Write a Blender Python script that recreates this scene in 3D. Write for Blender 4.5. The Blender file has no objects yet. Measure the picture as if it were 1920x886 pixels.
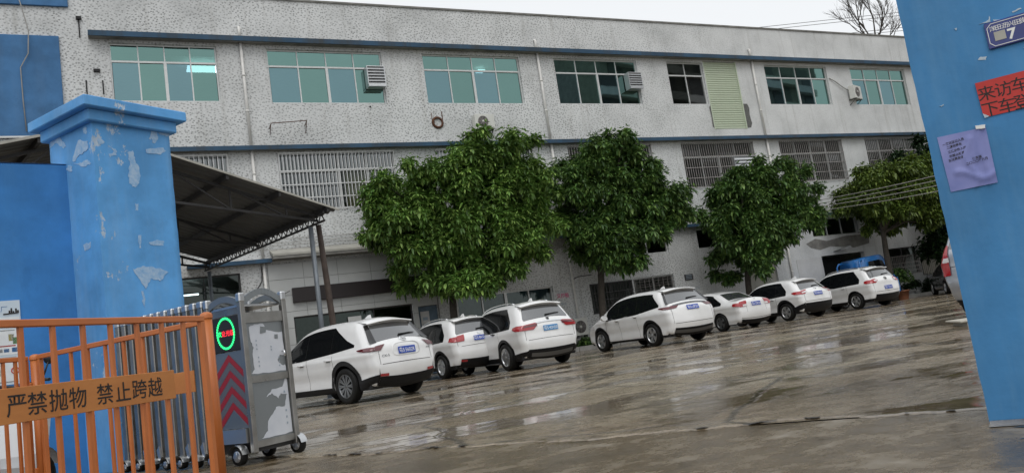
import bpy, bmesh, math, random
import numpy as np
from mathutils import Matrix, Vector
random.seed(7); np.random.seed(7)
R = math.radians
scene = bpy.context.scene
col = scene.collection

# ------------------------------------------------------------------ camera
FL, YAW, PITCH, ROLL, EYE = 1482.4136, 0.466786, 0.131409, 0.146771, 0.75635   # focal length in photo pixels (1920 wide), radians, metres
fw = Vector((math.sin(YAW)*math.cos(PITCH), math.cos(YAW)*math.cos(PITCH), math.sin(PITCH)))
r0 = Vector((math.cos(YAW), -math.sin(YAW), 0)); u0 = r0.cross(fw)
cr = math.cos(ROLL)*r0 - math.sin(ROLL)*u0
cu = math.cos(ROLL)*u0 + math.sin(ROLL)*r0
cam_d = bpy.data.cameras.new('camera'); cam = bpy.data.objects.new('camera', cam_d); col.objects.link(cam)
cam.matrix_world = Matrix(((cr.x, cu.x, -fw.x, 0), (cr.y, cu.y, -fw.y, 0), (cr.z, cu.z, -fw.z, EYE), (0, 0, 0, 1)))
cam_d.sensor_width = 36; cam_d.lens = FL/1920*36; cam_d.clip_end = 2000; cam_d.clip_start = 0.05
scene.camera = cam

# ------------------------------------------------------------------ overcast sky, soft sun, exposure
world = bpy.data.worlds.new('World'); scene.world = world; world.use_nodes = True
wn = world.node_tree; wn.nodes.clear()
sky = wn.nodes.new('ShaderNodeTexSky'); sky.sky_type = 'NISHITA'; sky.sun_disc = False
sky.sun_elevation = R(58); sky.sun_rotation = R(200); sky.dust_density = 6; sky.air_density = 1.0; sky.altitude = 0
hs = wn.nodes.new('ShaderNodeHueSaturation'); hs.inputs['Saturation'].default_value = 0.10
mxs = wn.nodes.new('ShaderNodeMix'); mxs.data_type = 'RGBA'; mxs.inputs[0].default_value = 0.72
mxs.inputs[7].default_value = (9.6, 9.9, 10.2, 1)
bg = wn.nodes.new('ShaderNodeBackground'); bg.inputs[1].default_value = 0.10
wo = wn.nodes.new('ShaderNodeOutputWorld')
wn.links.new(sky.outputs[0], hs.inputs['Color']); wn.links.new(hs.outputs[0], mxs.inputs[6])
wn.links.new(mxs.outputs[2], bg.inputs[0]); wn.links.new(bg.outputs[0], wo.inputs[0])
sd = bpy.data.lights.new('sun', 'SUN'); sun = bpy.data.objects.new('sun', sd); col.objects.link(sun)
sd.energy = 0.6; sd.angle = R(35); sd.color = (1, .97, .93)
az = R(200)   # sun_rotation is measured clockwise from +Y
sv = Vector((math.sin(az)*math.cos(R(58)), math.cos(az)*math.cos(R(58)), math.sin(R(58))))
sun.rotation_euler = sv.to_track_quat('Z', 'Y').to_euler()
vs = scene.view_settings; vs.view_transform = 'Standard'; vs.look = 'None'; vs.exposure = 0.22; vs.gamma = 1; vs.use_curve_mapping = False
scene.render.engine = 'CYCLES'
scene.cycles.max_bounces = 8; scene.cycles.transparent_max_bounces = 12

# ------------------------------------------------------------------ photo pixel -> place
EYEV = Vector((0, 0, EYE))
def ray(px, py): return fw*FL + cr*(px-960) - cu*(py-443)
def on_z(px, py, z=0.0):
    d = ray(px, py); return EYEV + d*((z-EYE)/d.z)
def on_y(px, py, Y):
    d = ray(px, py); return EYEV + d*(Y/d.y)
def on_plane(px, py, n, p0):
    d = ray(px, py); return EYEV + d*(n.dot(p0-EYEV)/n.dot(d))

# ------------------------------------------------------------------ objects
def tag(o, label=None, cat=None, group=None, kind=None):
    if label: o['label'] = label
    if cat: o['category'] = cat
    if group: o['group'] = group
    if kind: o['kind'] = kind
    return o
def thing(name, label, cat, loc=(0, 0, 0), rz=0.0, group=None):
    o = bpy.data.objects.new(name, None); col.objects.link(o); o.empty_display_size = .2
    o.location = loc; o.rotation_euler = (0, 0, rz)
    return tag(o, label, cat, group)
def link_mesh(name, me, mat, parent=None):
    o = bpy.data.objects.new(name, me); col.objects.link(o)
    if mat is not None and not me.materials: me.materials.append(mat)
    if parent is not None: o.parent = parent
    return o
def copy_tree(o, parent=None):
    c = o.copy(); col.objects.link(c); c.parent = parent
    for ch in list(o.children): copy_tree(ch, c)
    return c

class MB:
    """collects shapes, then links them as one mesh object"""
    def __init__(s): s.v = []; s.f = []; s.sm = []
    def add(s, vs_, fs, smooth=False, M=None):
        b = len(s.v)
        s.v += [tuple(M @ Vector(p)) for p in vs_] if M is not None else [tuple(p) for p in vs_]
        s.f += [tuple(i+b for i in f) for f in fs]; s.sm += [smooth]*len(fs)
        return s
    def box(s, x0, x1, y0, y1, z0, z1, M=None):
        return s.add([(x, y, z) for x in (x0, x1) for y in (y0, y1) for z in (z0, z1)],
                     [(0, 1, 3, 2), (4, 6, 7, 5), (0, 4, 5, 1), (2, 3, 7, 6), (0, 2, 6, 4), (1, 5, 7, 3)], False, M)
    def cbox(s, cx, cy, cz, dx, dy, dz, M=None):
        return s.box(cx-dx/2, cx+dx/2, cy-dy/2, cy+dy/2, cz-dz/2, cz+dz/2, M)
    def bbox(s, x0, x1, y0, y1, z0, z1, b=.01, M=None):
        """box with chamfered edges"""
        X = (x0, x1); Y = (y0, y1); Z = (z0, z1); v = []; idx = {}
        for i in (0, 1):
            for j in (0, 1):
                for k in (0, 1):
                    sx, sy, sz = (1, -1)[i], (1, -1)[j], (1, -1)[k]
                    for a in range(3):
                        p = [X[i]+sx*b, Y[j]+sy*b, Z[k]+sz*b]; p[a] = (X[i], Y[j], Z[k])[a]
                        idx[(i, j, k, a)] = len(v); v.append(p)
        f = []
        for i in (0, 1): f.append([idx[(i, j, k, 0)] for j, k in ((0, 0), (0, 1), (1, 1), (1, 0))])
        for j in (0, 1): f.append([idx[(i, j, k, 1)] for i, k in ((0, 0), (0, 1), (1, 1), (1, 0))])
        for k in (0, 1): f.append([idx[(i, j, k, 2)] for i, j in ((0, 0), (0, 1), (1, 1), (1, 0))])
        for i in (0, 1):
            for j in (0, 1): f.append([idx[(i, j, 0, 0)], idx[(i, j, 1, 0)], idx[(i, j, 1, 1)], idx[(i, j, 0, 1)]])
            for k in (0, 1): f.append([idx[(i, 0, k, 0)], idx[(i, 1, k, 0)], idx[(i, 1, k, 2)], idx[(i, 0, k, 2)]])
        for j in (0, 1):
            for k in (0, 1): f.append([idx[(0, j, k, 1)], idx[(1, j, k, 1)], idx[(1, j, k, 2)], idx[(0, j, k, 2)]])
        for i in (0, 1):
            for j in (0, 1):
                for k in (0, 1): f.append([idx[(i, j, k, a)] for a in range(3)])
        return s.add(v, f, False, M)
    def tube(s, pts, rad, n=8, cap=True, smooth=True):
        pts = [Vector(p) for p in pts]; rs = rad if hasattr(rad, '__len__') else [rad]*len(pts)
        v = []; f = []; up = None
        for i, p in enumerate(pts):
            t = (pts[min(i+1, len(pts)-1)]-pts[max(i-1, 0)]).normalized()
            if up is None: up = Vector((0, 0, 1)) if abs(t.z) < .9 else Vector((1, 0, 0))
            a = (up-t*up.dot(t)).normalized(); b = t.cross(a); up = a
            for k in range(n):
                an = 2*math.pi*k/n; v.append(p+(a*math.cos(an)+b*math.sin(an))*rs[i])
        for i in range(len(pts)-1):
            for k in range(n):
                f.append((i*n+k, i*n+(k+1) % n, (i+1)*n+(k+1) % n, (i+1)*n+k))
        s.add(v, f, smooth)
        if cap:
            b0 = len(s.v)-len(v); m = len(v)
            s.f.append(tuple(b0+k for k in range(n-1, -1, -1))); s.f.append(tuple(b0+m-n+k for k in range(n))); s.sm += [False, False]
        return s
    def bar(s, a, b, w, h=None, up=(0, 0, 1)):
        """square bar from a to b"""
        a = Vector(a); b = Vector(b); t = (b-a).normalized(); h = w if h is None else h
        up = Vector(up)
        if abs(t.dot(up)) > .95: up = Vector((1, 0, 0))
        sx = t.cross(up).normalized(); sy = sx.cross(t)
        v = [p+sx*i*w/2+sy*j*h/2 for p in (a, b) for i, j in ((-1, -1), (1, -1), (1, 1), (-1, 1))]
        return s.add(v, [(0, 1, 2, 3), (7, 6, 5, 4), (0, 4, 5, 1), (1, 5, 6, 2), (2, 6, 7, 3), (3, 7, 4, 0)])
    def prism(s, poly, y0, y1, M=None):
        """polygon in (x,z) extruded along y"""
        n = len(poly); v = [(x, y0, z) for x, z in poly]+[(x, y1, z) for x, z in poly]
        f = [tuple(range(n)), tuple(range(2*n-1, n-1, -1))]+[(i, n+i, n+(i+1) % n, (i+1) % n) for i in range(n)]
        return s.add(v, f, False, M)
    def lathe(s, prof, n=24, M=None, smooth=True):
        """profile (r,z) turned about z"""
        v = []; f = []; m = len(prof)
        for k in range(n):
            a = 2*math.pi*k/n
            for r, z in prof: v.append((r*math.cos(a), r*math.sin(a), z))
        for k in range(n):
            for i in range(m-1):
                f.append((k*m+i, ((k+1) % n)*m+i, ((k+1) % n)*m+i+1, k*m+i+1))
        return s.add(v, f, smooth, M)
    def grid(s, P, smooth=True, flip=False):
        """P[i][j] points"""
        ni, nj = len(P), len(P[0]); v = [p for row in P for p in row]
        f = [(i*nj+j, i*nj+j+1, (i+1)*nj+j+1, (i+1)*nj+j) for i in range(ni-1) for j in range(nj-1)]
        if flip: f = [q[::-1] for q in f]
        return s.add(v, f, smooth)
    def mesh(s, name):
        me = bpy.data.meshes.new(name); me.from_pydata(s.v, [], s.f)
        me.polygons.foreach_set('use_smooth', s.sm); me.update()
        return me
    def build(s, name, mat, parent=None):
        return link_mesh(name, s.mesh(name), mat, parent)
def clean(o, dist=1e-4):
    bm = bmesh.new(); bm.from_mesh(o.data); bmesh.ops.remove_doubles(bm, verts=bm.verts, dist=dist)
    bmesh.ops.recalc_face_normals(bm, faces=bm.faces); bm.to_mesh(o.data); bm.free(); return o

_txt = {}
def text(name, s, size, mat, parent, M, bold=0.0, sx=1.0):
    """flat lettering as a mesh; M places the x-right / y-up text plane"""
    key = (s, bold)
    if key not in _txt:
        cd = bpy.data.curves.new('t', 'FONT'); cd.body = s; cd.size = 1; cd.align_x = 'CENTER'; cd.align_y = 'CENTER'; cd.offset = bold; cd.resolution_u = 3
        ob = bpy.data.objects.new('t', cd); col.objects.link(ob)
        me = bpy.data.meshes.new_from_object(ob.evaluated_get(bpy.context.evaluated_depsgraph_get()))
        bpy.data.objects.remove(ob); _txt[key] = me
    me = _txt[key].copy(); me.materials.clear()
    n = len(me.vertices); a = np.empty(n*3, 'f'); me.vertices.foreach_get('co', a); a = a.reshape(-1, 3)
    if n:
        c = (a.max(0)+a.min(0))/2; a = (a-c)*size; a[:, 0] *= sx
        me.vertices.foreach_set('co', a.ravel()); me.update()
    o = link_mesh(name, me, mat, parent); o.matrix_local = M
    return o
def frame_M(o, right, up):
    right = Vector(right).normalized(); up = Vector(up).normalized(); n = right.cross(up)
    return Matrix(((right.x, up.x, n.x, o[0]), (right.y, up.y, n.y, o[1]), (right.z, up.z, n.z, o[2]), (0, 0, 0, 1)))

# ------------------------------------------------------------------ materials
MT = {}
class NT:
    def __init__(s, name):
        s.m = bpy.data.materials.new(name); s.m.use_nodes = True; s.t = s.m.node_tree; s.b = s.t.nodes['Principled BSDF']; s.out = s.t.nodes['Material Output']; MT[name] = s.m
        s._tc = None
    def n(s, t, **kw):
        d = s.t.nodes.new(t)
        for k, v in kw.items():
            if k in d.inputs: d.inputs[k].default_value = v
            else: setattr(d, k, v)
        return d
    def l(s, a, b): s.t.links.new(a, b)
    def co(s, kind='Object'):
        if s._tc is None: s._tc = s.n('ShaderNodeTexCoord')
        return s._tc.outputs[kind]
    def mapped(s, scale=(1, 1, 1), kind='Object', rot=(0, 0, 0), loc=(0, 0, 0)):
        m = s.n('ShaderNodeMapping'); m.inputs['Scale'].default_value = scale; m.inputs['Rotation'].default_value = rot; m.inputs['Location'].default_value = loc
        s.l(s.co(kind), m.inputs[0]); return m.outputs[0]
    def noise(s, scale, detail=4, rough=.55, vec=None):
        d = s.n('ShaderNodeTexNoise'); d.inputs['Scale'].default_value = scale; d.inputs['Detail'].default_value = detail; d.inputs['Roughness'].default_value = rough
        s.l(vec if vec is not None else s.co(), d.inputs['Vector']); return d.outputs[0]
    def ramp(s, fac, stops):
        d = s.n('ShaderNodeValToRGB'); e = d.color_ramp.elements
        while len(e) < len(stops): e.new(.5)
        for i, (p, c) in enumerate(stops):
            e[i].position = p; e[i].color = c if hasattr(c, '__len__') and len(c) == 4 else (tuple(c)+(1,) if hasattr(c, '__len__') else (c, c, c, 1))
        s.l(fac, d.inputs[0]); return d.outputs[0]
    def mix(s, fac, a, b, mode='MIX'):
        d = s.n('ShaderNodeMix', data_type='RGBA', blend_type=mode)
        for v, i in ((fac, 0), (a, 6), (b, 7)):
            if hasattr(v, 'is_linked'): s.l(v, d.inputs[i])
            else: d.inputs[i].default_value = v if i == 0 else tuple(v)+(1,)
        return d.outputs[2]
    def math(s, op, a, b=0.0):
        d = s.n('ShaderNodeMath', operation=op)
        for v, i in ((a, 0), (b, 1)):
            if hasattr(v, 'is_linked'): s.l(v, d.inputs[i])
            else: d.inputs[i].default_value = v
        return d.outputs[0]
    def bump(s, h, strength=.3, dist=.01):
        d = s.n('ShaderNodeBump'); d.inputs['Strength'].default_value = strength; d.inputs['Distance'].default_value = dist
        s.l(h, d.inputs['Height']); s.l(d.outputs[0], s.b.inputs['Normal']); return d
    def set(s, **kw):
        for k, v in kw.items():
            k = {'col': 'Base Color', 'rough': 'Roughness', 'metal': 'Metallic', 'spec': 'Specular IOR Level', 'coat': 'Coat Weight', 'trans': 'Transmission Weight', 'alpha': 'Alpha'}.get(k, k)
            i = s.b.inputs[k]
            if hasattr(v, 'is_linked'): s.l(v, i)
            elif k == 'Base Color': i.default_value = tuple(v)+(1,)
            else: i.default_value = v
        return s
def plain(name, c, rough=.6, var=.12, scale=6, **kw):
    """base colour with faint uneven tone"""
    t = NT(name); no = t.noise(scale, 5, .6)
    k = t.ramp(no, [(.3, tuple(x*(1-var) for x in c)), (.7, tuple(min(1, x*(1+var)) for x in c))])
    t.set(col=k, rough=rough, **kw); return t.m
def emit(name, c, st):
    t = NT(name); t.set(col=(0, 0, 0), rough=.5); t.b.inputs['Emission Color'].default_value = tuple(c)+(1,); t.b.inputs['Emission Strength'].default_value = st; return t.m

# pebble-dash wall: pale render, dark pits, streaks of dirt, smoother repainted plaster towards the far end
t = NT('pebble_dash')
def pits(t, vec, scale, lo, hi):
    v = t.n('ShaderNodeTexVoronoi', voronoi_dimensions='2D'); v.inputs['Scale'].default_value = scale; v.inputs['Randomness'].default_value = 1.0; t.l(vec, v.inputs['Vector'])
    return t.ramp(v.outputs['Distance'], [(lo, 1.0), (hi, 0.0)]), v
sp = t.n('ShaderNodeSeparateXYZ'); t.l(t.co(), sp.inputs[0]); cb_ = t.n('ShaderNodeCombineXYZ'); t.l(sp.outputs[0], cb_.inputs[0]); t.l(t.math('MULTIPLY', sp.outputs[2], 1.15), cb_.inputs[1]); vr = t.n('ShaderNodeVectorRotate', rotation_type='Z_AXIS'); vr.inputs['Angle'].default_value = R(24); t.l(cb_.outputs[0], vr.inputs['Vector']); vec = vr.outputs[0]
d1, v1 = pits(t, vec, 7.8, .15, .31); v1.inputs['Randomness'].default_value = .78
d2, v2 = pits(t, vec, 12.5, .14, .26)
area = t.ramp(t.noise(.9, 3), [(.35, 0.45), (.62, 1.0)])
dots = t.math('MAXIMUM', d1, t.math('MULTIPLY', d2, .35))
sx = t.n('ShaderNodeSeparateXYZ'); t.l(t.co(), sx.inputs[0])
mr = t.n('ShaderNodeMapRange'); mr.inputs[1].default_value = 20; mr.inputs[2].default_value = 31; mr.inputs[3].default_value = 1; mr.inputs[4].default_value = .12; t.l(sx.outputs[0], mr.inputs[0])
nz = t.math('ADD', mr.outputs[0], t.math('MULTIPLY', t.math('SUBTRACT', t.noise(.35, 3), .5), .5))
dots = t.math('MULTIPLY', t.math('MULTIPLY', dots, area), t.n('ShaderNodeClamp').outputs[0] if False else nz)
cl = t.n('ShaderNodeClamp'); t.l(dots, cl.inputs[0]); dots = cl.outputs[0]
base = t.ramp(t.noise(.5, 6, .6), [(.28, (.47, .48, .475)), (.5, (.61, .62, .615)), (.72, (.70, .71, .705))])
strk = t.ramp(t.noise(1.0, 6, .7, t.mapped((2.2, 2.2, .13))), [(.54, 0.0), (.74, 1.0)])
base = t.mix(t.math('MULTIPLY', strk, .55), base, (.30, .29, .26))
gr = t.ramp(t.noise(14, 3), [(.35, .88), (.65, 1.05)]); base = t.mix(.6, base, gr, 'MULTIPLY')
cc = t.mix(t.math('MULTIPLY', dots, .68), base, (.15, .155, .15))
t.set(col=cc, rough=.85); t.bump(t.math('SUBTRACT', t.math('MULTIPLY', t.noise(40, 2), .3), dots), .6, .02)

def painted(name, c, dirt=(.40, .45, .5), amt=.35, peel=0.0, scale=1.0, rough=.75):
    t = NT(name)
    b = t.ramp(t.noise(1.3*scale, 5, .6), [(.36, tuple(x*.80 for x in c)), (.64, tuple(min(1, x*1.14) for x in c))])
    st = t.ramp(t.noise(2.2*scale, 5, .7, t.mapped((1.4, 1.4, .22))), [(.46, 0.0), (.74, 1.0)])
    b = t.mix(t.math('MULTIPLY', st, amt), b, dirt)
    gm = t.ramp(t.noise(3.0*scale, 6, .75, t.mapped((1.2, 1.2, .5), loc=(5, 2, 8))), [(.56, 0.0), (.66, 1.0)])
    b = t.mix(t.math('MULTIPLY', gm, .22), b, tuple(x*.55 for x in c))
    if peel:
        w = t.noise(2.1, 6, .68, t.mapped((1.2, 1.2, .75), loc=(3.1, 1.7, .4)))
        m2 = t.noise(.8, 2, .5, t.mapped((1, 1, .8), loc=(7, 3, 2)))
        pk = t.ramp(t.math('ADD', w, t.math('MULTIPLY', t.math('SUBTRACT', m2, .5), .45)), [(.655-peel, 0.0), (.675-peel, 1.0)])
        b = t.mix(pk, b, t.ramp(t.noise(9, 4), [(.3, (.27, .38, .52)), (.7, (.48, .57, .66))]))
        t.bump(t.math('ADD', t.math('MULTIPLY', t.noise(30, 4), .3), t.math('MULTIPLY', pk, -1.0)), .35, .008)
    else: t.bump(t.noise(25, 4), .2, .006)
    t.set(col=b, rough=rough, spec=.3); return t.m
painted('blue_paint', (.105, .335, .67), peel=-.055, dirt=(.30, .44, .60), amt=.28)
painted('blue_wall', (.042, .20, .50), amt=.25, dirt=(.10, .28, .52))
painted('blue_sign_panel', (.055, .16, .33), amt=.15, dirt=(.15, .24, .36))
painted('blue_trim', (.036, .080, .135), dirt=(.05, .052, .05), amt=.95, scale=.5)
plain('ledge_concrete', (.20, .195, .18), .9, .35, 2)
plain('white_tile', (.46, .47, .46), .35, .07, 1.2)
plain('tile_joint', (.16, .16, .155), .9)
plain('plaster', (.55, .55, .54), .85, .12, 1.5)
plain('brown_board', (.012, .007, .007), .5)
plain('alu', (.60, .61, .60), .4, .06, 8, metal=.25)
plain('grille_bar', (.30, .28, .265), .5, .15, 10, metal=.3)
plain('grille_pale', (.58, .58, .57), .45, .08, 10, metal=.3)
plain('dark_frame', (.05, .05, .05), .5)
plain('pvc', (.66, .65, .62), .45, .10, 3)
plain('shutter_green', (.50, .56, .43), .5, .06, 3)
plain('mortar', (.12, .12, .115), .95, .3, 9)
plain('steel_vent', (.55, .56, .57), .32, .06, 6, metal=.6)
plain('ac_white', (.60, .60, .56), .45, .06, 5)
plain('black', (.012, .012, .013), .5)
plain('black_matt', (.018, .018, .019), .85)
plain('dark_steel', (.025, .024, .024), .6, .3, 5)
plain('post_steel', (.17, .19, .21), .5, .15, 4, metal=.4)
plain('timber_pole', (.075, .055, .045), .8, .3, 5)
plain('roof_sheet', (.095, .098, .098), .55, .15, 1.5)
plain('roof_eave', (.36, .35, .31), .7, .15, 3)
plain('interior_wall', (.40, .42, .40), .9)
plain('interior_dark', (.05, .05, .05), .9)
plain('curtain', (.42, .36, .22), .9, .2, 8)
plain('curtain_blue', (.12, .17, .22), .9, .2, 5)
plain('bark', (.045, .038, .03), .9, .4, 12)
plain('kerb', (.34, .33, .31), .8, .2, 3)
plain('wire', (.055, .055, .055), .6)
plain('wire_pale', (.30, .29, .27), .6)
plain('rust', (.10, .045, .025), .9, .5, 20)
plain('terracotta', (.30, .12, .06), .8, .25, 10)
plain('pot_white', (.6, .6, .58), .6)
plain('sheet_timber', (.42, .40, .34), .7)
def glass(name, tint, refl, see=.35, rough=.02):
    """tinted reflective pane: part mirror, part see-through"""
    t = NT(name); t.t.nodes.remove(t.b)
    gl = t.n('ShaderNodeBsdfGlossy'); gl.inputs['Roughness'].default_value = rough
    wv = t.noise(1.2, 2); bp = t.n('ShaderNodeBump'); bp.inputs['Strength'].default_value = .03; bp.inputs['Distance'].default_value = .02; t.l(wv, bp.inputs['Height']); t.l(bp.outputs[0], gl.inputs['Normal'])
    oi = t.n('ShaderNodeObjectInfo'); dirt_ = t.math('ADD', t.math('MULTIPLY', oi.outputs['Random'], .34), t.math('MULTIPLY', t.noise(1.5, 4), .2))
    t.l(t.mix(dirt_, tuple(x*1.12 for x in tint), tuple(x*.72 for x in tint)), gl.inputs['Color'])
    tr = t.n('ShaderNodeBsdfTransparent'); tr.inputs['Color'].default_value = tuple(see*x/max(tint) for x in tint)+(1,)
    m = t.n('ShaderNodeMixShader')
    if refl >= 0: m.inputs[0].default_value = refl
    t.l(tr.outputs[0], m.inputs[1]); t.l(gl.outputs[0], m.inputs[2]); t.l(m.outputs[0], t.out.inputs[0]); return t.m
glass('glass_teal', (.30, .52, .475), .46, .25)
glass('glass_blue', (.30, .50, .54), .46, .25)
glass('glass_dark', (.5, .56, .53), .10, .5)
glass('glass_grey', (.52, .55, .55), .32, .45)
glass('glass_shop', (.42, .5, .46), .10, .35)
# cars
t = NT('car_white'); t.set(col=t.ramp(t.noise(3, 3), [(.3, (.74, .74, .735)), (.7, (.80, .80, .795))]), rough=.28, coat=1.0); t.b.inputs['Coat Roughness'].default_value = .04
t.bump(t.noise(220, 1), .03, .001)
t = NT('car_silver'); t.set(col=(.42, .45, .50), rough=.3, metal=.6, coat=1.0)
t = NT('truck_blue'); t.set(col=t.ramp(t.noise(4, 3), [(.3, (.02, .16, .48)), (.7, (.03, .21, .58))]), rough=.35, coat=.6)
t = NT('car_glass'); t.set(col=(.006, .007, .008), rough=.04, spec=.3)
t = NT('car_glass_rear'); t.set(col=(.045, .048, .052), rough=.03, spec=1.0, coat=1.0); t.b.inputs['IOR'].default_value = 1.75
t = NT('trim_black'); t.set(col=t.ramp(t.noise(30, 3), [(.3, (.006, .006, .007)), (.7, (.012, .012, .013))]), rough=.45, spec=.25)
t = NT('gloss_black'); t.set(col=(.01, .01, .011), rough=.12, coat=.5)
t = NT('tyre'); t.set(col=t.ramp(t.noise(20, 3), [(.3, (.005, .005, .005)), (.7, (.011, .011, .0105))]), rough=.6, spec=.25)
t = NT('rim'); t.set(col=(.55, .56, .57), rough=.28, metal=.9)
t = NT('rim_dark'); t.set(col=(.16, .165, .17), rough=.3, metal=.8)
t = NT('chrome'); t.set(col=(.75, .76, .77), rough=.12, metal=1.0)
t = NT('lamp_red'); t.set(col=(.33, .015, .02), rough=.12, coat=1.0)
t = NT('lamp_dark'); t.set(col=(.10, .012, .018), rough=.10, coat=1.0)
t = NT('lamp_clear'); t.set(col=(.62, .60, .60), rough=.15, coat=1.0)
t = NT('plate_blue'); t.set(col=(.02, .07, .40), rough=.4)
t = NT('plate_cyan'); t.set(col=(.05, .24, .52), rough=.4)
t = NT('print_white'); t.set(col=(.75, .75, .72), rough=.5)
t = NT('print_black'); t.set(col=(.016, .013, .012), rough=.7)
t = NT('print_faint'); t.set(col=(.30, .36, .42), rough=.7)
t = NT('print_pink'); t.set(col=(.62, .08, .22), rough=.7)
# ================================================================== ground
t = NT('wet_concrete')
big = t.noise(.22, 5, .62, t.mapped((1, 1.6, 1)))
pud = t.ramp(t.noise(.55, 8, .66, t.mapped((.8, 1.5, 1), loc=(4, 9, 0))), [(.475, 0.0), (.535, 1.0)])
b = t.ramp(big, [(.30, (.105, .074, .042)), (.43, (.19, .145, .095)), (.56, (.28, .235, .170)), (.70, (.37, .325, .255))])
fine = t.ramp(t.noise(5, 6, .7), [(.3, .72), (.7, 1.2)]); b = t.mix(.8, b, fine, 'MULTIPLY')
agg = t.ramp(t.noise(22, 5, .75), [(.36, .62), (.50, 1.0), (.66, 1.35)]); b = t.mix(.75, b, agg, 'MULTIPLY')
grit = t.n('ShaderNodeTexVoronoi'); grit.inputs['Scale'].default_value = 9.0; t.l(t.co(), grit.inputs['Vector']); gs = t.ramp(grit.outputs['Distance'], [(.05, 1.0), (.09, 0.0)]); b = t.mix(t.math('MULTIPLY', gs, .6), b, (.36, .33, .28))
ck = t.n('ShaderNodeTexVoronoi', feature='DISTANCE_TO_EDGE'); ck.inputs['Scale'].default_value = .28
wv = t.noise(1.5, 4); vm = t.n('ShaderNodeVectorMath', operation='MULTIPLY_ADD'); vm.inputs[1].default_value = (.5, .5, .5); t.l(wv, vm.inputs[0]); t.l(t.co(), vm.inputs[2]); t.l(vm.outputs[0], ck.inputs['Vector'])
crk = t.ramp(ck.outputs['Distance'], [(.004, 1.0), (.012, 0.0)])
b = t.mix(t.math('MULTIPLY', crk, .7), b, (.03, .026, .022))
b = t.mix(t.math('MULTIPLY', pud, .35), b, (.085, .066, .045))
rg = t.ramp(pud, [(0, .27), (1, .035)]); rg2 = t.math('ADD', rg, t.math('MULTIPLY', t.math('SUBTRACT', t.noise(4.5, 8, .75), .5), .7))
cl = t.n('ShaderNodeClamp'); cl.inputs[1].default_value = .04; cl.inputs[2].default_value = .6; t.l(rg2, cl.inputs[0])
t.set(col=b, rough=cl.outputs[0], spec=.62)
dry = t.math('SUBTRACT', 1.0, pud)
h = t.math('ADD', t.math('MULTIPLY', t.noise(7, 6, .65), t.math('ADD', t.math('MULTIPLY', dry, 1.0), .12)), t.math('MULTIPLY', crk, -.7))
h = t.math('ADD', h, t.math('MULTIPLY', t.noise(1.1, 4), 1.2))
t.bump(h, .45, .018)
t = NT('wet_pavement')
b = t.ramp(t.noise(1.9, 9, .74, t.mapped((1, 1.4, 1))), [(.36, (.070, .048, .022)), (.52, (.125, .090, .048)), (.60, (.18, .145, .10)), (.7, (.26, .23, .185))])
b = t.mix(.6, b, t.ramp(t.noise(9, 6, .7), [(.3, .7), (.7, 1.2)]), 'MULTIPLY')
t.set(col=b, rough=t.ramp(t.noise(1.9, 9, .74, t.mapped((1, 1.4, 1))), [(.42, .05), (.6, .42)]), spec=.6); t.bump(t.noise(6, 7, .7), .55, .025)
t = NT('asphalt'); t.set(col=t.ramp(t.noise(40, 4), [(.3, (.030, .030, .031)), (.7, (.07, .07, .07))]), rough=t.ramp(t.noise(.8, 4), [(.4, .18), (.6, .5)])); t.bump(t.noise(80, 3), .4, .006)
plain('mud', (.022, .017, .012), .6)
t = NT('broken_concrete'); t.set(col=t.ramp(t.noise(3, 7, .7), [(.3, (.07, .058, .042)), (.50, (.19, .172, .15)), (.7, (.30, .28, .26))]), rough=.35); t.bump(t.noise(9, 7, .7), .8, .03)

GD = Vector((math.cos(R(-59)), math.sin(R(-59)), 0))     # along the gate opening, towards the right-hand pillar
GN = Vector((-GD.y, GD.x, 0))                            # from the street into the yard
GATE0 = Vector((1.0, 7.85, 0))                           # foot of the gate head, street side
PILR = on_z(1855, 790)                                   # foot of the right-hand pillar's edge

m = MB(); m.add([(-500, -500, -.05), (500, -500, -.05), (500, 500, -.05), (-500, 500, -.05)], [(0, 1, 2, 3)])
tag(m.build('ground', MT['asphalt']), kind='structure')
def sheet(name, pts, z, mat, n=0):
    m = MB(); m.add([(p[0], p[1], z) for p in pts], [tuple(range(len(pts)))]); return tag(m.build(name, mat), kind='structure')
o = GATE0+GN*.35
a = o-GD*60; b_ = o+GD*60
sheet('yard_pavement', [a, b_, b_+GN*110, a+GN*110], 0, MT['wet_concrete'])
a2 = a-GN*.02; b2 = b_-GN*.02
sheet('street_pavement', [a2-GN*14, b2-GN*14, b2, a2], -.004, MT['wet_pavement'])
# ragged concrete lip where the yard slab ends
m = MB(); rng = random.Random(3); P = []
NS = 420
def rag(i): return .09*math.sin(i*.031)+.06*math.sin(i*.083+1)+.035*math.sin(i*.21+2)+.02*math.sin(i*.57)+.012*math.sin(i*1.7)
for i in range(NS+1):
    s = -3+i*.033; c = o+GD*s; w0 = -.10+rag(i)+rng.uniform(-.012, .012); row = []
    for k, (f, zz) in enumerate(((0, -.003), (.02, .0025), (.06, .0035), (.14, .003), (.34, .0012))):
        q = c+GN*(w0+f); row.append((q.x, q.y, zz+(rng.uniform(0, .004) if 0 < k < 3 else 0)))
    P.append(row)
m.grid(P); tag(m.build('broken_slab_lip', MT['wet_concrete']), kind='structure')
rng = random.Random(17); m = MB(); run = 0; P = []
for i in range(520):
    s = -2.8+i*.025; c = o+GD*s+GN*(-.085+rag((s+3)/.033)+rng.uniform(-.012, .012))
    w = max(0, .008+.010*math.sin(i*.41)+rng.uniform(-.010, .012)) if math.sin(i*.047)+.7*math.sin(i*.131+1) > .35 else 0
    if w > .003: P.append([(c.x-GN.x*w, c.y-GN.y*w, .009), (c.x+GN.x*w, c.y+GN.y*w, .0095)])
    else:
        if len(P) > 1: m.grid(P, False)
        P = []
tag(m.build('slab_crack', MT['mud']), kind='structure')
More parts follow.
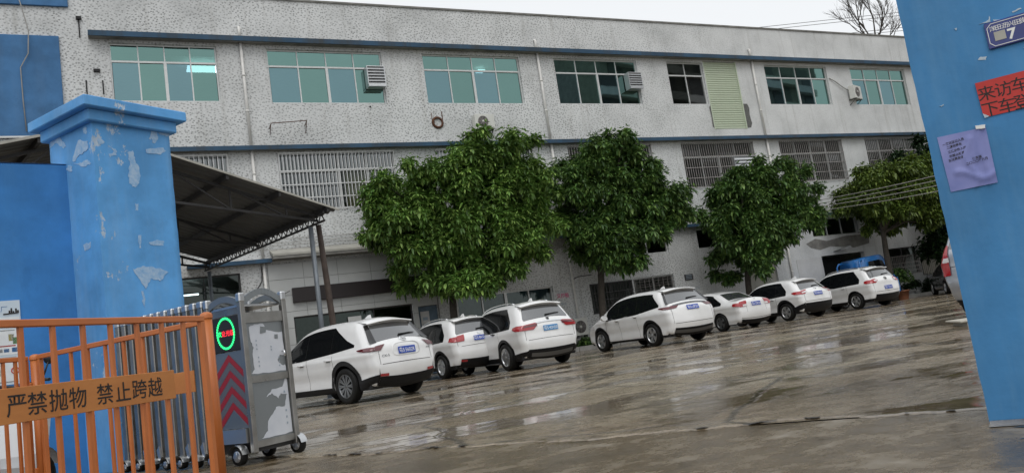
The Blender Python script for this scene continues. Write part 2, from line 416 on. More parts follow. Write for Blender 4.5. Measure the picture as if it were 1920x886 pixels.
# dark asphalt patch at the foot of the right pillar
rng = random.Random(8)
pp = [PILR+GD*3-GN*2.6, PILR+GD*3-GN*.12]+[PILR+GD*(3-.08*k)-GN*(.13+rng.uniform(-.02, .02)) for k in range(1, 36)]+[PILR+GD*(.16+.14*math.sin(k*.9)+rng.uniform(-.07, .07)+.02*k)-GN*(.2+.06*k) for k in range(40)]
sheet('asphalt_patch', pp, -.0005, MT['asphalt'])

# ================================================================== factory building
FY = 29.5
B = thing('factory_building', 'three storey white pebble-dash factory with blue ledges and teal windows', 'building', (0, FY, 0))
X0, X1, ZT = -10.0, 49.7, 15.12
BAYS = [5.60, 11.92, 18.26, 24.62, 30.98, 37.40, 43.76]; BW = 4.55
ops = [(.23, 3.80, 11.0, 13.16), (.23, 3.82, 6.75, 9.0), (.23, 3.85, .9, 4.6)]
for i, bx in enumerate(BAYS):
    if i == 3: ops += [(bx, 26.85, 10.95, 13.12), (26.93, 29.02, 9.66, 13.2)]
    else: ops.append((bx, bx+BW, 10.95, 13.12))
    ops.append((bx, bx+BW, 6.75, 9.0))
ops += [(5.55, 10.12, .55, 2.81), (10.32, 11.15, .0, 2.66), (12.0, 16.43, 1.25, 2.85), (18.26, 20.50, 1.42, 2.74), (20.60, 22.84, 1.42, 2.78),
        (18.26, 22.84, 3.8, 4.75), (24.6, 29.15, 3.8, 4.75), (32.12, 35.5, 3.8, 4.75), (37.4, 41.9, 3.8, 4.75),
        (27.2, 29.2, 0, 2.86), (32.4, 35.56, 0, 2.79), (37.42, 39.72, 1.27, 2.76), (39.85, 41.9, 1.1, 2.6), (43.76, 48.3, 1.3, 2.8)]
def wall_open(x0, x1, z0, z1, ops, dep):
    xs = sorted({x0, x1} | {v for o in ops for v in o[:2]}); zs = sorted({z0, z1} | {v for o in ops for v in o[2:]})
    m = MB(); inside = lambda x, z: any(o[0] < x < o[1] and o[2] < z < o[3] for o in ops)
    for i in range(len(xs)-1):
        j = 0
        while j < len(zs)-1:
            if inside((xs[i]+xs[i+1])/2, (zs[j]+zs[j+1])/2): j += 1; continue
            k = j
            while k < len(zs)-1 and not inside((xs[i]+xs[i+1])/2, (zs[k]+zs[k+1])/2): k += 1
            m.add([(xs[i], 0, zs[j]), (xs[i+1], 0, zs[j]), (xs[i+1], 0, zs[k]), (xs[i], 0, zs[k])], [(0, 1, 2, 3)]); j = k
    for a, b, c, d in ops:
        m.add([(a, 0, c), (b, 0, c), (b, 0, d), (a, 0, d), (a, dep, c), (b, dep, c), (b, dep, d), (a, dep, d)], [(0, 4, 5, 1), (1, 5, 6, 2), (2, 6, 7, 3), (3, 7, 4, 0)])
    return m
wall_open(X0, X1, -.05, ZT, ops, .24).build('wall', MT['pebble_dash'], B)
MB().box(X0, X1, .245, .30, 13.6, 15.1).build('parapet_back', MT['plaster'], B)
MB().box(X0, X1, .26, 12.0, 13.45, 13.6).box(X0, X1, .2, 12.0, 9.14, 9.3).box(X0, X1, .2, 12, 4.84, 5.0).build('floor_slab', MT['interior_wall'], B)
MB().box(X0, X1, 7.0, 7.2, 0, 13.4).build('back_wall', MT['interior_wall'], B)
m = MB(); m.box(X0, X0+.2, .3, 12, 0, ZT); m.box(X1-.2, X1, .3, 12, 0, ZT); m.build('end_wall', MT['plaster'], B)
for x in (4.75, 17.4, 30.1): MB().box(x-.1, x+.1, .25, 7.0, 0, 13.4).build('partition', MT['interior_wall'], B)
MB().box(X0, X1, 0.003, .02, 15.122, 15.20).box(X0, X1, -.05, .32, 15.115, 15.19).build('coping', MT['ledge_concrete'], B)
# ledges with blue painted edges
def ledge(xa, xb, z, h, d):
    l = MB().box(xa, xb, -d, .002, z, z+h).build('ledge', MT['ledge_concrete'], B)
    MB().box(xa-.004, xb+.004, -d-.012, -d+.03, z-.01, z+h+.012).build('painted_edge', MT['blue_trim'], l)
ledge(-.38, X1, 13.27, .17, .34); ledge(.0, X1, 9.07, .14, .30)
ledge(2.1, 4.95, 4.86, .12, .32); ledge(11.4, X1, 4.86, .12, .26)
# windows
def window(x0, x1, z0, z1, ztr, nlow, nup, fm='alu', gl=('glass_blue', 'glass_teal'), up=None, sash=.05, y=.10, fr=.055):
    f = MB(); w = fr
    f.box(x0, x1, y, y+.07, z0, z0+w).box(x0, x1, y, y+.07, z1-w, z1).box(x0, x0+w, y, y+.07, z0+w, z1-w).box(x1-w, x1, y, y+.07, z0+w, z1-w)
    if ztr: f.box(x0+w, x1-w, y-.005, y+.075, ztr-.035, ztr+.035)
    top = ztr-.035 if ztr else z1-w
    lows = [x0+w+(x1-x0-2*w)*i/nlow for i in range(nlow+1)]
    for i in range(1, nlow):
        q = sash*(2.0 if (nlow == 4 and i == 2) else .9); f.box(lows[i]-q/2, lows[i]+q/2, y-.008, y+.06, z0+w, top)
    if ztr:
        ups = [x0+w+(x1-x0-2*w)*i/nup for i in range(nup+1)]
        for i in range(1, nup): f.box(ups[i]-.02, ups[i]+.02, y+.002, y+.065, ztr+.035, z1-w)
    F = f.build('window', MT[fm], B)
    def pane(a, b, c, d, g, dy=0):
        # every pane sits a little differently in its sash
        k = random.uniform(-.006, .006); k2 = random.uniform(-.006, .006)
        MB().add([(a, y+.035+dy+k, c), (b, y+.035+dy-k, c), (b, y+.035+dy-k+k2, d), (a, y+.035+dy+k+k2, d)], [(0, 1, 2, 3)]).build('pane', MT[g], F)
    for i in range(nlow): pane(lows[i]+.015, lows[i+1]-.015, z0+w-.005, top+.005, gl[i % len(gl)], .012*(i % 2))
    if ztr:
        for i in range(nup): pane(ups[i], ups[i+1], ztr+.03, z1-w+.005, (up or gl)[(i+1) % len(up or gl)])
    return F
TT = ('glass_blue', 'glass_teal')
window(.23, 3.80, 11.0, 13.16, 12.5, 4, 4, gl=TT, up=('glass_teal',))
for i, bx in enumerate(BAYS):
    if i == 3: window(bx, 26.85, 10.95, 13.12, 12.45, 2, 2, gl=('glass_dark', 'glass_grey'), up=('glass_dark',))
    else: window(bx, bx+BW, 10.95, 13.12, 12.45, 4, 4, gl=TT, up=('glass_teal',))
# dark sheets imitate the ledge's reflection in first window's upper lights; ceiling lamps inside
for k in range(4):
    a = .23+.055+3.46*k/4; MB().box(a, a+.84, .17, .19, 12.80, 13.1).build('reflection_sheet', MT['interior_dark'], B)
def lamp(x, y, z, dx, dy, st=6):
    MB().box(x-dx/2, x+dx/2, y-dy/2, y+dy/2, z-.05, z).build('ceiling_lamp', MT['lamp_glow'], B)
emit('lamp_glow', (.80, .92, 1), 5.0)
lamp(3.55, 2.4, 13.2, 1.2, .6); lamp(15.6, 2.2, 13.3, .35, .35); lamp(2.0, 2.6, 4.3, 1.25, .10); lamp(1.6, 4.4, 4.3, 1.2, .1)
# second floor: barred windows
def grille(F, x0, x1, z0, z1, zt, mat, n=30, y=-.05):
    m = MB()
    for i in range(n+1):
        x = x0+(x1-x0)*i/n; m.box(x-.014, x+.014, y-.01, y+.01, z0, z1)
    for z in (z0, zt, zt-(zt-z0)*.36, zt-(zt-z0)*.70, z1-.01): m.box(x0-.02, x1+.02, y-.028, y-.012, z-.018, z+.018)
    for z in (z0+.05, z1-.05):
        for x in (x0, x1): m.box(x-.02, x+.02, y, .10, z-.02, z+.02)
    g = m.build('security_bars', MT[mat], F); g['kind'] = 'stuff'; return g
F = window(.23, 3.82, 6.75, 9.0, 8.28, 4, 4, gl=('glass_grey',), up=('glass_grey',)); grille(F, .25, 3.80, 6.77, 8.97, 8.28, 'grille_pale', 22)
for i, bx in enumerate(BAYS):
    g = [('glass_grey', 'glass_grey', 'glass_dark', 'glass_grey'), ('glass_grey',), ('glass_dark',), ('glass_dark', 'glass_grey', 'glass_dark', 'glass_grey'), ('glass_dark', 'glass_grey', 'glass_dark', 'glass_grey'), ('glass_dark',), ('glass_grey',)][i]
    F = window(bx, bx+BW, 6.75, 9.0, 8.28, 4, 4, gl=g, up=('glass_grey',) if i < 2 else ('glass_dark', 'glass_grey'))
    grille(F, bx+.03, bx+BW-.03, 6.77, 8.97, 8.27, 'grille_pale' if i < 2 else 'grille_bar', 32)
m = MB(); P = []
for i in range(60):
    x = 8.15+1.0*i/59; yy = .28+.035*math.sin(i*1.1); P.append([(x, yy, 6.7), (x, yy, 8.25)])
m.grid(P); m.build('curtain', MT['curtain'], B)
m = MB(); P = []
for i in range(60):
    x = 31.2+1.6*i/59; yy = .30+.035*math.sin(i*1.3); P.append([(x+1.1, yy, 6.7), (x+1.1, yy, 8.9)])
m.grid(P); m.build('curtain', MT['interior_dark'], B)
# louvred steel vents set in windows
def louvre(x0, x1, z0, z1, n, out=.28):
    fr_ = MB(); fr_.box(x0-.03, x0, -out, .1, z0, z1).box(x1, x1+.03, -out, .1, z0, z1).box(x0, x1, -out, .1, z1-.03, z1).box(x0-.02, x1+.02, -out-.02, .1, z0-.09, z0)
    v = fr_.build('louvre_box', MT['steel_vent'], B)
    dz = (z1-z0-.03)/n
    me = MB().add([(x0, -out-.01, 0), (x1, -out-.01, 0), (x1, -out+.06, dz*.95), (x0, -out+.06, dz*.95), (x0, -out+.03, 0), (x1, -out+.03, 0)], [(0, 1, 2, 3), (0, 4, 5, 1)]).mesh('slat')
    for k in range(n):
        s = link_mesh('slat', me, MT['steel_vent'], v); s.location = (0, 0, z0+dz*k)
    MB().box(x0, x1, -out+.065, -out+.075, z0, z1-.03).build('backing', MT['black'], v)
louvre(9.42, 10.10, 11.66, 12.43, 6); louvre(22.06, 22.76, 11.72, 12.43, 6)
louvre(21.5, 22.80, 7.15, 8.22, 6, .12); louvre(27.7, 29.05, 7.55, 8.22, 4, .12)
# roller shutter with broken-out plaster beside it
m = MB(); P = []
nsl = 30
sh = None
base_me = MB().grid([[(26.95, .06, 0), (26.95, .025, .03), (26.95, .025, .085), (26.95, .06, .115)], [(29.0, .06, 0), (29.0, .025, .03), (29.0, .025, .085), (29.0, .06, .115)]], False).mesh('shutter_slat')
sh = MB().box(26.93, 29.02, .10, .13, 9.66, 13.2).box(26.90, 26.95, -.02, .1, 9.66, 13.2).box(28.99, 29.05, -.02, .1, 9.66, 13.2).build('roller_shutter', MT['shutter_green'], B)
for k in range(nsl):
    s = link_mesh('shutter_slat', base_me, MT['shutter_green'], sh); s.location = (0, 0, 9.68+.117*k)
for poly in ([(29.06, 9.70), (29.30, 9.72), (29.42, 9.95), (29.36, 10.4), (29.42, 10.75), (29.33, 10.98), (29.06, 10.98)], [(26.89, 9.72), (26.80, 9.8), (26.83, 10.3), (26.80, 10.8), (26.89, 10.9)]):
    MB().prism(poly, -.006, .05).build('broken_plaster', MT['mortar'], B)
# drainpipes
def pipe(x, z0, z1):
    m = MB().tube([(x, -.02, z1), (x, -.10, z1-.06), (x, -.10, z1-.5)], .055, 10)
    for za, zb in ((max(13.5, z0), z1-.45), (9.22, 13.26), (5.0, 9.06), (z0, 4.85)):
        m.tube([(x, -.10, za), (x, -.10, zb)], .055, 10)
    p = m.build('drainpipe', MT['pvc'], B)
    for z in (12.0, 10.6, 8.2, 6.6, 3.6, 2.2): MB().tube([(x, -.10, z-.04), (x, -.10, z+.04)], .066, 10).build('pipe_clamp', MT['pvc'], p)
for x in (4.68, 17.40, 30.09, 42.8): pipe(x, .2, 13.93)
# blue sign panels on the left end
MB().bbox(X0+.2, -1.28, -.10, -.003, 9.76, 13.29, .01).build('sign_panel', MT['blue_sign_panel'], B)
MB().bbox(X0+.2, -.93, -.10, -.003, 14.38, 15.08, .01).build('sign_panel', MT['blue_sign_panel'], B)
MB().box(X0+.2, -1.27, -.12, -.101, 9.70, 9.76).build('panel_edge', MT['alu'], B)
# panelled office front
JT = MB().box(4.80, 11.18, -.014, -.003, -.02, 4.86)
cut = [(5.47, 10.20, .47, 2.89), (10.28, 11.19, -.1, 2.70)]
jm = wall_open(4.80, 11.2, .0, 4.80, [(5.55, 10.12, .55, 2.81), (10.32, 11.15, 0, 2.66)], .0); jo = jm.build('panel_backing', MT['tile_joint'], B); jo.location = (0, -.012, 0)
tw, th_ = 1.27, .60
for r_ in range(8):
    z0 = .02+r_*th_; off = 0.0 if r_ % 2 == 0 else -.0
    for c in range(-1, 6):
        a = 4.81+off+c*tw; b2_ = a+tw-.012; z1 = min(z0+th_-.012, 4.80)
        a = max(a, 4.81); b2_ = min(b2_, 11.19)
        if b2_-a < .05: continue
        # leave the openings free: trim or split the panel around them
        rects = [(a, b2_, z0, z1)]
        for (ox0, ox1, oz0, oz1) in ((5.55, 10.12, .55, 2.81), (10.32, 11.2, -.1, 2.66)):
            nr = []
            for (p, q, s_, u) in rects:
                if q <= ox0 or p >= ox1 or u <= oz0 or s_ >= oz1: nr.append((p, q, s_, u)); continue
                if p < ox0: nr.append((p, ox0, s_, u))
                if q > ox1: nr.append((ox1, q, s_, u))
                pi, qi = max(p, ox0), min(q, ox1)
                if s_ < oz0: nr.append((pi, qi, s_, oz0))
                if u > oz1: nr.append((pi, qi, oz1, u))
            rects = nr
        for (p, q, s_, u) in rects:
            if q-p > .04 and u-s_ > .03:
                d = random.uniform(0, .003); MB().bbox(p, q, -.034-d, -.013, s_, u, .003).build('wall_panel', MT['white_tile'], B)
MB().bbox(5.58, 11.1, -.20, -.04, 3.32, 3.86, .01).build('brown_signboard', MT['brown_board'], B)
g1 = window(5.55, 10.12, .55, 2.81, None, 3, 0, fm='dark_frame', gl=('glass_shop',), sash=.03)
MB().box(7.55, 8.05, .02, .09, 2.36, 2.58).build('notice', MT['plaster'], g1); MB().box(6.95, 7.2, -.06, .09, 2.30, 2.36).box(6.95, 6.99, -.06, .09, 2.18, 2.3).build('camera_bracket', MT['plaster'], g1)
m = MB(); m.box(10.34, 11.13, .08, .12, .02, 2.64); dr = m.build('office_door', MT['curtain_blue'], B)
MB().box(10.42, 10.78, .068, .078, .9, 2.45).build('door_notice', MT['plaster'], dr)
for z in (2.1, 1.85, 1.6): MB().box(10.5, 10.7, .062, .067, z, z+.12).build('notice_print', MT['print_faint'], dr)
MB().prism([(-.62, 5.02), (-.62, 5.10), (.0, 5.33), (.0, 5.22)], 4.95, 11.2, Matrix(((0, 1, 0, 0), (1, 0, 0, 0), (0, 0, 1, 0), (0, 0, 0, 1)))).build('awning', MT['roof_eave'], B)
MB().box(4.96, 11.19, -.60, .0, 4.92, 5.015).build('awning_soffit', MT['ledge_concrete'], B)
# ground floor windows
F = window(.23, 3.85, .9, 4.6, None, 3, 0, fm='dark_frame', gl=('glass_dark',), sash=.03)
F = window(12.0, 16.43, 1.25, 2.85, None, 4, 0, gl=('glass_dark',), sash=.06)
P = []
for i in range(120): x = 12.05+4.3*i/119; P.append([(x, .26+.02*math.sin(i*.9), 1.25), (x, .26+.02*math.sin(i*.9), 2.84)])
MB().grid(P).build('blue_curtain', MT['curtain_blue'], B)
F = window(18.26, 20.50, 1.42, 2.74, None, 2, 0, fm='dark_frame', gl=('glass_dark',)); grille(F, 18.3, 20.45, 1.45, 2.72, 2.3, 'dark_frame', 14)
F = window(20.60, 22.84, 1.42, 2.78, None, 2, 0, gl=('glass_dark',))
m = MB()
for i in range(9):
    x = 20.68+i*.26; m.box(x-.01, x+.01, .03, .05, 1.48, 2.72)
for j in range(5):
    z = 1.62+j*.24; m.box(20.66, 22.78, .028, .052, z-.01, z+.01)
    for i in range(8): m.box(20.70+i*.26+.05*(j % 2), 20.86+i*.26+.05*(j % 2), .027, .053, z+.09, z+.11)
lt = m.build('lattice', MT['grille_bar'], F); lt['kind'] = 'stuff'
for a, b2_, g, n in ((18.26, 22.84, ('glass_dark',), 4), (24.6, 29.15, ('glass_dark',), 4), (32.12, 35.5, ('glass_grey', 'glass_shop', 'glass_dark'), 3), (37.4, 41.9, ('glass_dark',), 4)):
    window(a, b2_, 3.8, 4.75, None, n, 0, gl=g, sash=.05)
# doors
MB().box(27.2, 29.2, .12, .16, 0, 2.86).build('beige_door', MT['roof_eave'], B)
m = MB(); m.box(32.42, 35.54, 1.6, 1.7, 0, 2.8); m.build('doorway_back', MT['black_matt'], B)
MB().prism([(33.35, 2.95), (34.15, 3.05), (34.05, 3.14), (33.3, 2.98)], -.5, -.004).build('door_canopy', MT['steel_vent'], B)
MB().box(30.6, 32.35, -.02, -.003, .1, 2.75).build('plaster_patch', MT['plaster'], B)
for pl in ([(31.5, 3.5), (32.2, 3.72), (33.0, 3.55), (34.4, 3.72), (36.2, 3.7), (36.1, 3.2), (34.9, 3.05), (33.2, 3.25), (32.4, 3.12), (31.8, 3.28)],):
    MB().prism(pl, -.012, -.003).build('damp_patch', MT['ledge_concrete'], B)
F = window(37.42, 39.72, 1.27, 2.76, None, 2, 0, fm='dark_frame', gl=('glass_dark',)); grille(F, 37.45, 39.7, 1.28, 2.3, 1.9, 'grille_bar', 16)
F = window(39.85, 41.9, 1.1, 2.6, None, 2, 0, fm='dark_frame', gl=('glass_dark',))
me = MB().prism([(0, 0), (.11, 0), (.11, .95), (.055, 1.05), (0, .95)], -.03, -.01).mesh('picket')
for k in range(13):
    s = link_mesh('picket', me, MT['sheet_timber'], F); s.location = (39.9+k*.15, 0, 1.12+random.uniform(-.05, .05))
window(43.76, 48.3, 1.3, 2.8, None, 4, 0, gl=('glass_dark',))
# notices painted and pasted on the wall
MB().box(23.45, 23.93, -.03, -.003, 2.40, 2.68).build('meter_plaque', MT['dark_frame'], B)
for z in (2.46, 2.54, 2.61): MB().box(23.52, 23.86, -.034, -.031, z, z+.03).build('plaque_line', MT['print_faint'], B)
def wtext(s, size, mat, x, z, y=-.006, bold=0, sx=1): return text('wall_lettering', s, size, MT[mat], B, frame_M((x, y, z), (1, 0, 0), (0, 0, 1)), bold, sx)
wtext('正在营业中', .10, 'print_faint', 16.86, 2.56); wtext('又招租', .20, 'print_pink', 16.86, 2.40, bold=.02); wtext('电话', .14, 'print_faint', 16.86, 2.05)
wtext('出租厂房', .17, 'print_faint', 23.3, 2.02); wtext('电话', .14, 'print_faint', 24.1, 2.0)
# things that stick out of the wall: rebar stubs, an old bracket, a broken pipe hole
for xa, xb, d_, za, zb in ((-.57, -.53, .03, 11.25, 11.75), (-.06, -.02, .03, 11.25, 11.75), (-.72, -.55, .10, 13.95, 14.05), (-.66, -.62, .04, 13.3, 13.94), (-.30, -.10, .08, 12.05, 12.15)): MB().box(xa, xb, -d_, 0, za, zb).build('iron_stub', MT['black_matt'], B)
m = MB(); m.tube([(5.42, 0, 9.95), (5.42, -.42, 10.02), (6.75, -.42, 10.12), (6.75, 0, 10.05)], .018, 6); m.tube([(5.42, 0, 9.7), (5.42, -.42, 10.02)], .014, 6); m.tube([(6.75, 0, 9.75), (6.75, -.42, 10.12)], .014, 6); m.build('iron_bracket', MT['rust'], B)
M_ = Matrix.Translation((12.22, -.01, 10.12)) @ Matrix.Rotation(R(90), 4, 'X')
m = MB().lathe([(.17, -.02), (.17, .05), (.23, .06), (.27, .0), (.25, -.02)], 14, M_); m.box(11.98, 12.0, -.02, 0, 10.2, 10.55).box(12.44, 12.47, -.02, 0, 10.25, 10.6).build('broken_flue_ring', MT['rust'], B)
MB().box(9.4, 9.45, -.05, -.0, 10.78, 10.83).build('iron_stub', MT['black_matt'], B)

# split air conditioners hung on the wall or stood by it
def ac(label, x, z, w, h, yaw=0, y=-.02, ground=False):
    a = thing('air_conditioner', label, 'air conditioner', (x, FY+y, z), yaw, 'outdoor air conditioner units on the factory')
    d = .32
    MB().bbox(0, w, -d-.12, -.12, 0, h, .015).build('casing', MT['ac_white'], a)
    cx, cz, rr = w*.40, h*.5, h*.36
    M_ = Matrix.Translation((cx, -d-.125, cz)) @ Matrix.Rotation(R(90), 4, 'X')
    MB().lathe([(0, .0), (rr, .0), (rr, .012), (0, .012)], 24, M_).build('fan_opening', MT['dark_frame'], a)
    g = MB()
    for k in range(1, 7): g.lathe([(rr*k/6-.008, .014), (rr*k/6-.008, .022), (rr*k/6+.004, .022), (rr*k/6+.004, .014)], 24, M_)
    for k in range(8):
        an = k*math.pi/4; g.bar((cx, -d-.145, cz), (cx+rr*math.cos(an), -d-.145, cz+rr*math.sin(an)), .012)
    g.build('fan_guard', MT['grille_bar'], a)
    MB().lathe([(0, .015), (rr*.22, .015), (rr*.22, .03), (0, .032)], 16, M_).build('fan_hub', MT['ac_white'], a)
    b = MB()
    for xx in (.08, w-.12):
        if ground: b.box(xx, xx+.06, -d-.1, -.14, -.12, 0)
        else: b.box(xx, xx+.04, -d-.12, .018, -.04, 0).bar((xx+.02, -d-.08, -.02), (xx+.02, .0, -.32), .03)
    b.build('bracket', MT['dark_frame'], a)
    return a
ac('pale air conditioner unit on the wall above the largest tree', 13.72, 9.70, .90, .64)
ac('pale air conditioner unit turned sideways beside a top floor window', 36.75, 11.22, .95, .74, R(18))
ac('pale air conditioner unit standing on the ground at the foot of the drainpipe', 16.98, .62, .62, .72, 0, ground=True)
MB().box(.0, .7, -.5, -.05, -.62, -.11).build('stand', MT['kerb'], [o for o in col.objects if o.name.startswith('air_conditioner')][-1])
# loose cables on the facade
def cable(name, label, pts, rad, mat='wire', group=None):
    o = MB().tube(pts, rad, 6).build(name, MT[mat]); return tag(o, label, 'cable', group)
def sag(a, b, s, n=12):
    a = Vector(a); b = Vector(b); return [a.lerp(b, i/n)-Vector((0, 0, s*4*(i/n)*(1-i/n))) for i in range(n+1)]
yf = FY-.04
cable('hanging_cable', 'white cable hanging in front of the blue sign panels', [(-2.5, yf-.12, 15.2), (-2.3, yf-.15, 14.2), (-2.15, yf-.15, 13.4), (-2.2, yf-.15, 12.6), (-2.45, yf-.13, 12.1), (-2.44, yf-.12, 11.0), (-2.40, yf-.12, 9.9)], .018, 'wire_pale')
cable('looped_cable', 'black cable drooping beside the drainpipe near the office awning', [(4.62, yf, 4.75), (4.55, yf-.1, 4.2), (4.2, yf-.12, 3.7), (3.95, yf, 3.55)], .022)
cable('tied_cable', 'thin dark cable sagging across the white office panels', sag((4.75, yf-.06, 3.72), (5.5, yf-.06, 3.78), .1), .012)
for k, (z, s) in enumerate(((5.75, .04), (5.62, .05), (5.5, .03), (5.4, .06))):
    cable('facade_cable', ('topmost', 'second from the top', 'third from the top', 'lowest')[k]+' of four thin cables strung along the wall above the office awning', sag((1.0, yf, z), (13, yf, z+.02), s, 16), .010, 'wire_pale', 'cables strung above the awning')
cable('ac_pipe', 'pale insulated pipe from a top floor window to the sideways air conditioner', [(35.6, yf, 12.45), (36.0, yf-.03, 12.25), (36.5, yf-.05, 11.9), (36.85, yf-.1, 11.7)], .025, 'wire_pale')
cable('bent_rod', 'thin dark rod sticking out of the wall beside the drainpipe', [(17.5, FY, 3.05), (17.55, yf-.3, 3.1), (18.2, yf-.35, 3.12)], .02)
# wires from the right across the yard to the wall
for k, (py0, py1) in enumerate(((324, 381), (333, 387), (343, 392), (354, 399))):
    a = on_y(1757, py0, 20.5); b_ = on_y(1500, py1, FY-.03)
    d = (a-b_)*1.4
    cable('overhead_wire', ('topmost', 'second from the top', 'third from the top', 'lowest')[k]+' of four pale overhead wires crossing the yard before the thin tree', sag(b_, b_+d, .12, 16), .016, 'wire_pale', 'parallel overhead wires')
for k, (py0, py1) in enumerate(((37, 22), (43, 28), (66, 51), (70, 57))):
    a = on_y(1560, py0, 60); b_ = on_y(1700, py1, 56); d = b_-a
    cable('power_line', ('topmost', 'second from the top', 'third from the top', 'lowest')[k]+' of four thin power lines crossing the sky behind the roof', [a-d*5, a, b_, b_+d*4], .03, 'wire', 'power lines above the roof')
# opposite block across the street, seen only in the window glass
NBm = thing('apartment_block', 'grey apartment block across the street from the factory', 'building', (66, -10, 0), R(-12))
MB().box(-22, 22, -8, 0, 0, 33).build('wall', MT['ledge_concrete'], NBm)
me = MB().box(-1.4, 1.4, 0.01, .08, -1, 1).mesh('window')
for i in range(10):
    for k in range(9):
        s = link_mesh('window', me, MT['dark_frame'], NBm); s.location = (-19.5+i*4.3, 0, 2.5+k*3.4)
me = MB().box(-21.8, 21.8, .0, .9, 0, .9).mesh('balcony')
for k in range(9):
    s = link_mesh('balcony', me, MT['plaster'], NBm); s.location = (0, .02, .3+k*3.4)

# kerb and planting strip along the wall
me = MB().bbox(0, .98, -.09, .09, -.03, .17, .012).mesh('kerb_stone')
kr = tag(MB().box(11.4, 48, 28.36, FY-.01, -.03, .12).build('planting_strip', MT['mortar']), kind='structure')
for k in range(36):
    s = link_mesh('kerb_stone', me, MT['kerb'], kr); s.location = (11.5+k*1.0, 28.26+random.uniform(-.015, .015), random.uniform(-.012, .012)); s.rotation_euler = (0, 0, random.uniform(-.01, .01))
# ================================================================== cars
def smooth_curve(pts, n):
    """Catmull-Rom through pts, n samples per span"""
    P = [np.array(p, float) for p in pts]; P = [2*P[0]-P[1]]+P+[2*P[-1]-P[-2]]; out = []
    for i in range(1, len(P)-2):
        for k in range(n):
            t = k/n; a, b, c, d = P[i-1:i+3]
            out.append(.5*((2*b)+(-a+c)*t+(2*a-5*b+4*c-d)*t*t+(-a+3*b-3*c+d)*t**3))
    out.append(P[-2]); return np.array(out)
class CarShape:
    """side outline + plan taper + tumblehome: a surface one can lay panels on.  x forward from the rear bumper, y left, z up"""
    def __init__(s, d):
        s.d = d; s.L, s.W, s.H = d['L'], d['W'], d['H']
        rb = d['rear_bottom']; top = d['top']; fb = d['front_bottom']     # outline from the rear sill over the roof to the front sill
        s.O = smooth_curve(rb+top+fb, 6)
        z = s.O[:, 1]; x = s.O[:, 0]
        s.ir = int(np.argmin(x)); s.iF = int(np.argmax(x)); s.itop = int(np.argmax(z))
        tx = np.maximum.accumulate(x[s.ir:s.iF+1]+np.arange(s.iF+1-s.ir)*1e-7); s.tx = tx; s.tz = z[s.ir:s.iF+1]
        s.bx = np.r_[x[:s.ir+1][::-1], x[s.iF:][::-1]]; s.bz = np.r_[z[:s.ir+1][::-1], z[s.iF:][::-1]]
        o = np.argsort(s.bx, kind='stable'); s.bx, s.bz = s.bx[o], s.bz[o]
        s.R = d.get('round', .13); s.D = d.get('round_len', .20)
    def ztop(s, x): return np.interp(x, s.tx, s.tz)
    def zbot0(s, x): return np.interp(x, s.bx, s.bz)
    def zbot(s, x):
        z = s.zbot0(x)
        for xw in s.d['wheels']:
            R_ = s.d['arch']; dx = abs(x-xw)
            if dx < R_: z = max(z, s.d['wr']+math.sqrt(R_*R_-dx*dx))
        return z
    def full(s, x, z):
        """half width before the edge rounding"""
        d = s.d; u = (x-s.L*.5)/(s.L*.5)
        w = s.W/2*(1-d.get('taper', .07)*abs(u)**4-.02*u*u*(u > 0))
        b = d['belt']; y = np.where(z > b, w-d['tumble']*(z-b)-.02*(1-np.exp(-(z-b)/.03)), w-.035*((b-z)/.5)**2)
        y = y+.016*np.exp(-((z-b+.09)/.045)**2)-.020*np.exp(-((z-d.get('crease', .62))/.10)**2)+.012*np.exp(-((z-.34)/.06)**2)
        return y
    def dist(s, x, z):
        a = s.O[:-1]; b = s.O[1:]; ab = b-a; l2 = (ab**2).sum(1)+1e-12
        p = np.stack([np.ravel(x), np.ravel(z)], 1)[:, None, :]
        t = np.clip(((p-a)*ab).sum(2)/l2, 0, 1); q = a+t[..., None]*ab
        return np.sqrt(((p-q)**2).sum(2)).min(1).reshape(np.shape(x))
    def clampx(s, x, z):
        zz = s.O[:s.itop+1, 1]; zz = np.maximum.accumulate(zz+np.arange(len(zz))*1e-7); return np.maximum(x, np.interp(z, zz, s.O[:s.itop+1, 0])) if np.min(x) < s.L*.3 else x
    def Y(s, x, z):
        x = np.asarray(x, float); z = np.asarray(z, float)
        q = np.clip(s.dist(x, z)/s.D, 0, 1); return s.full(x, z)-s.R*(1-np.sqrt(1-(1-q)**2))
    def edge_y(s, x, z): return float(s.full(np.array(x), np.array(z)))-s.R
    def normal(s, i):
        a = s.O[max(i-1, 0)]; b = s.O[min(i+1, len(s.O)-1)]; t = (b-a)/np.linalg.norm(b-a); return np.array([-t[1], t[0]])
    def bulge(s, x):
        return np.interp(x, [0, .25, .7, 1.2, s.L*.6, s.L*.72, s.L*.9, s.L], [.085, .085, .06, .028, .03, .06, .05, .14])
    def rear(s, y, z, off=0.0, iz=None):
        """point on the tail at height z, offset y from the middle"""
        zz = s.O[:s.itop+1, 1]; zz = np.maximum.accumulate(zz+np.arange(len(zz))*1e-7)
        i = np.interp(z, zz, np.arange(len(zz))); i0 = int(i); i1 = min(i0+1, s.itop); f = i-i0
        P = s.O[i0]*(1-f)+s.O[i1]*f; n = s.normal(i0)*(1-f)+s.normal(i1)*f; n /= np.linalg.norm(n)
        ye = s.edge_y(P[0], P[1]); t = min(1, abs(y)/ye)
        Q = P+n*(s.bulge(P[0])*(1-t*t)+off)
        return (Q[0], y+(math.copysign(off, y)*t**4 if t > 0 else 0), Q[1])
    def rear_edge(s, z):
        p = s.rear(0, z); zz = s.O[:s.itop+1, 1]; zz = np.maximum.accumulate(zz+np.arange(len(zz))*1e-7); i = np.interp(z, zz, np.arange(len(zz))); x = np.interp(i, np.arange(len(zz)), s.O[:s.itop+1, 0])
        return s.edge_y(x, z)
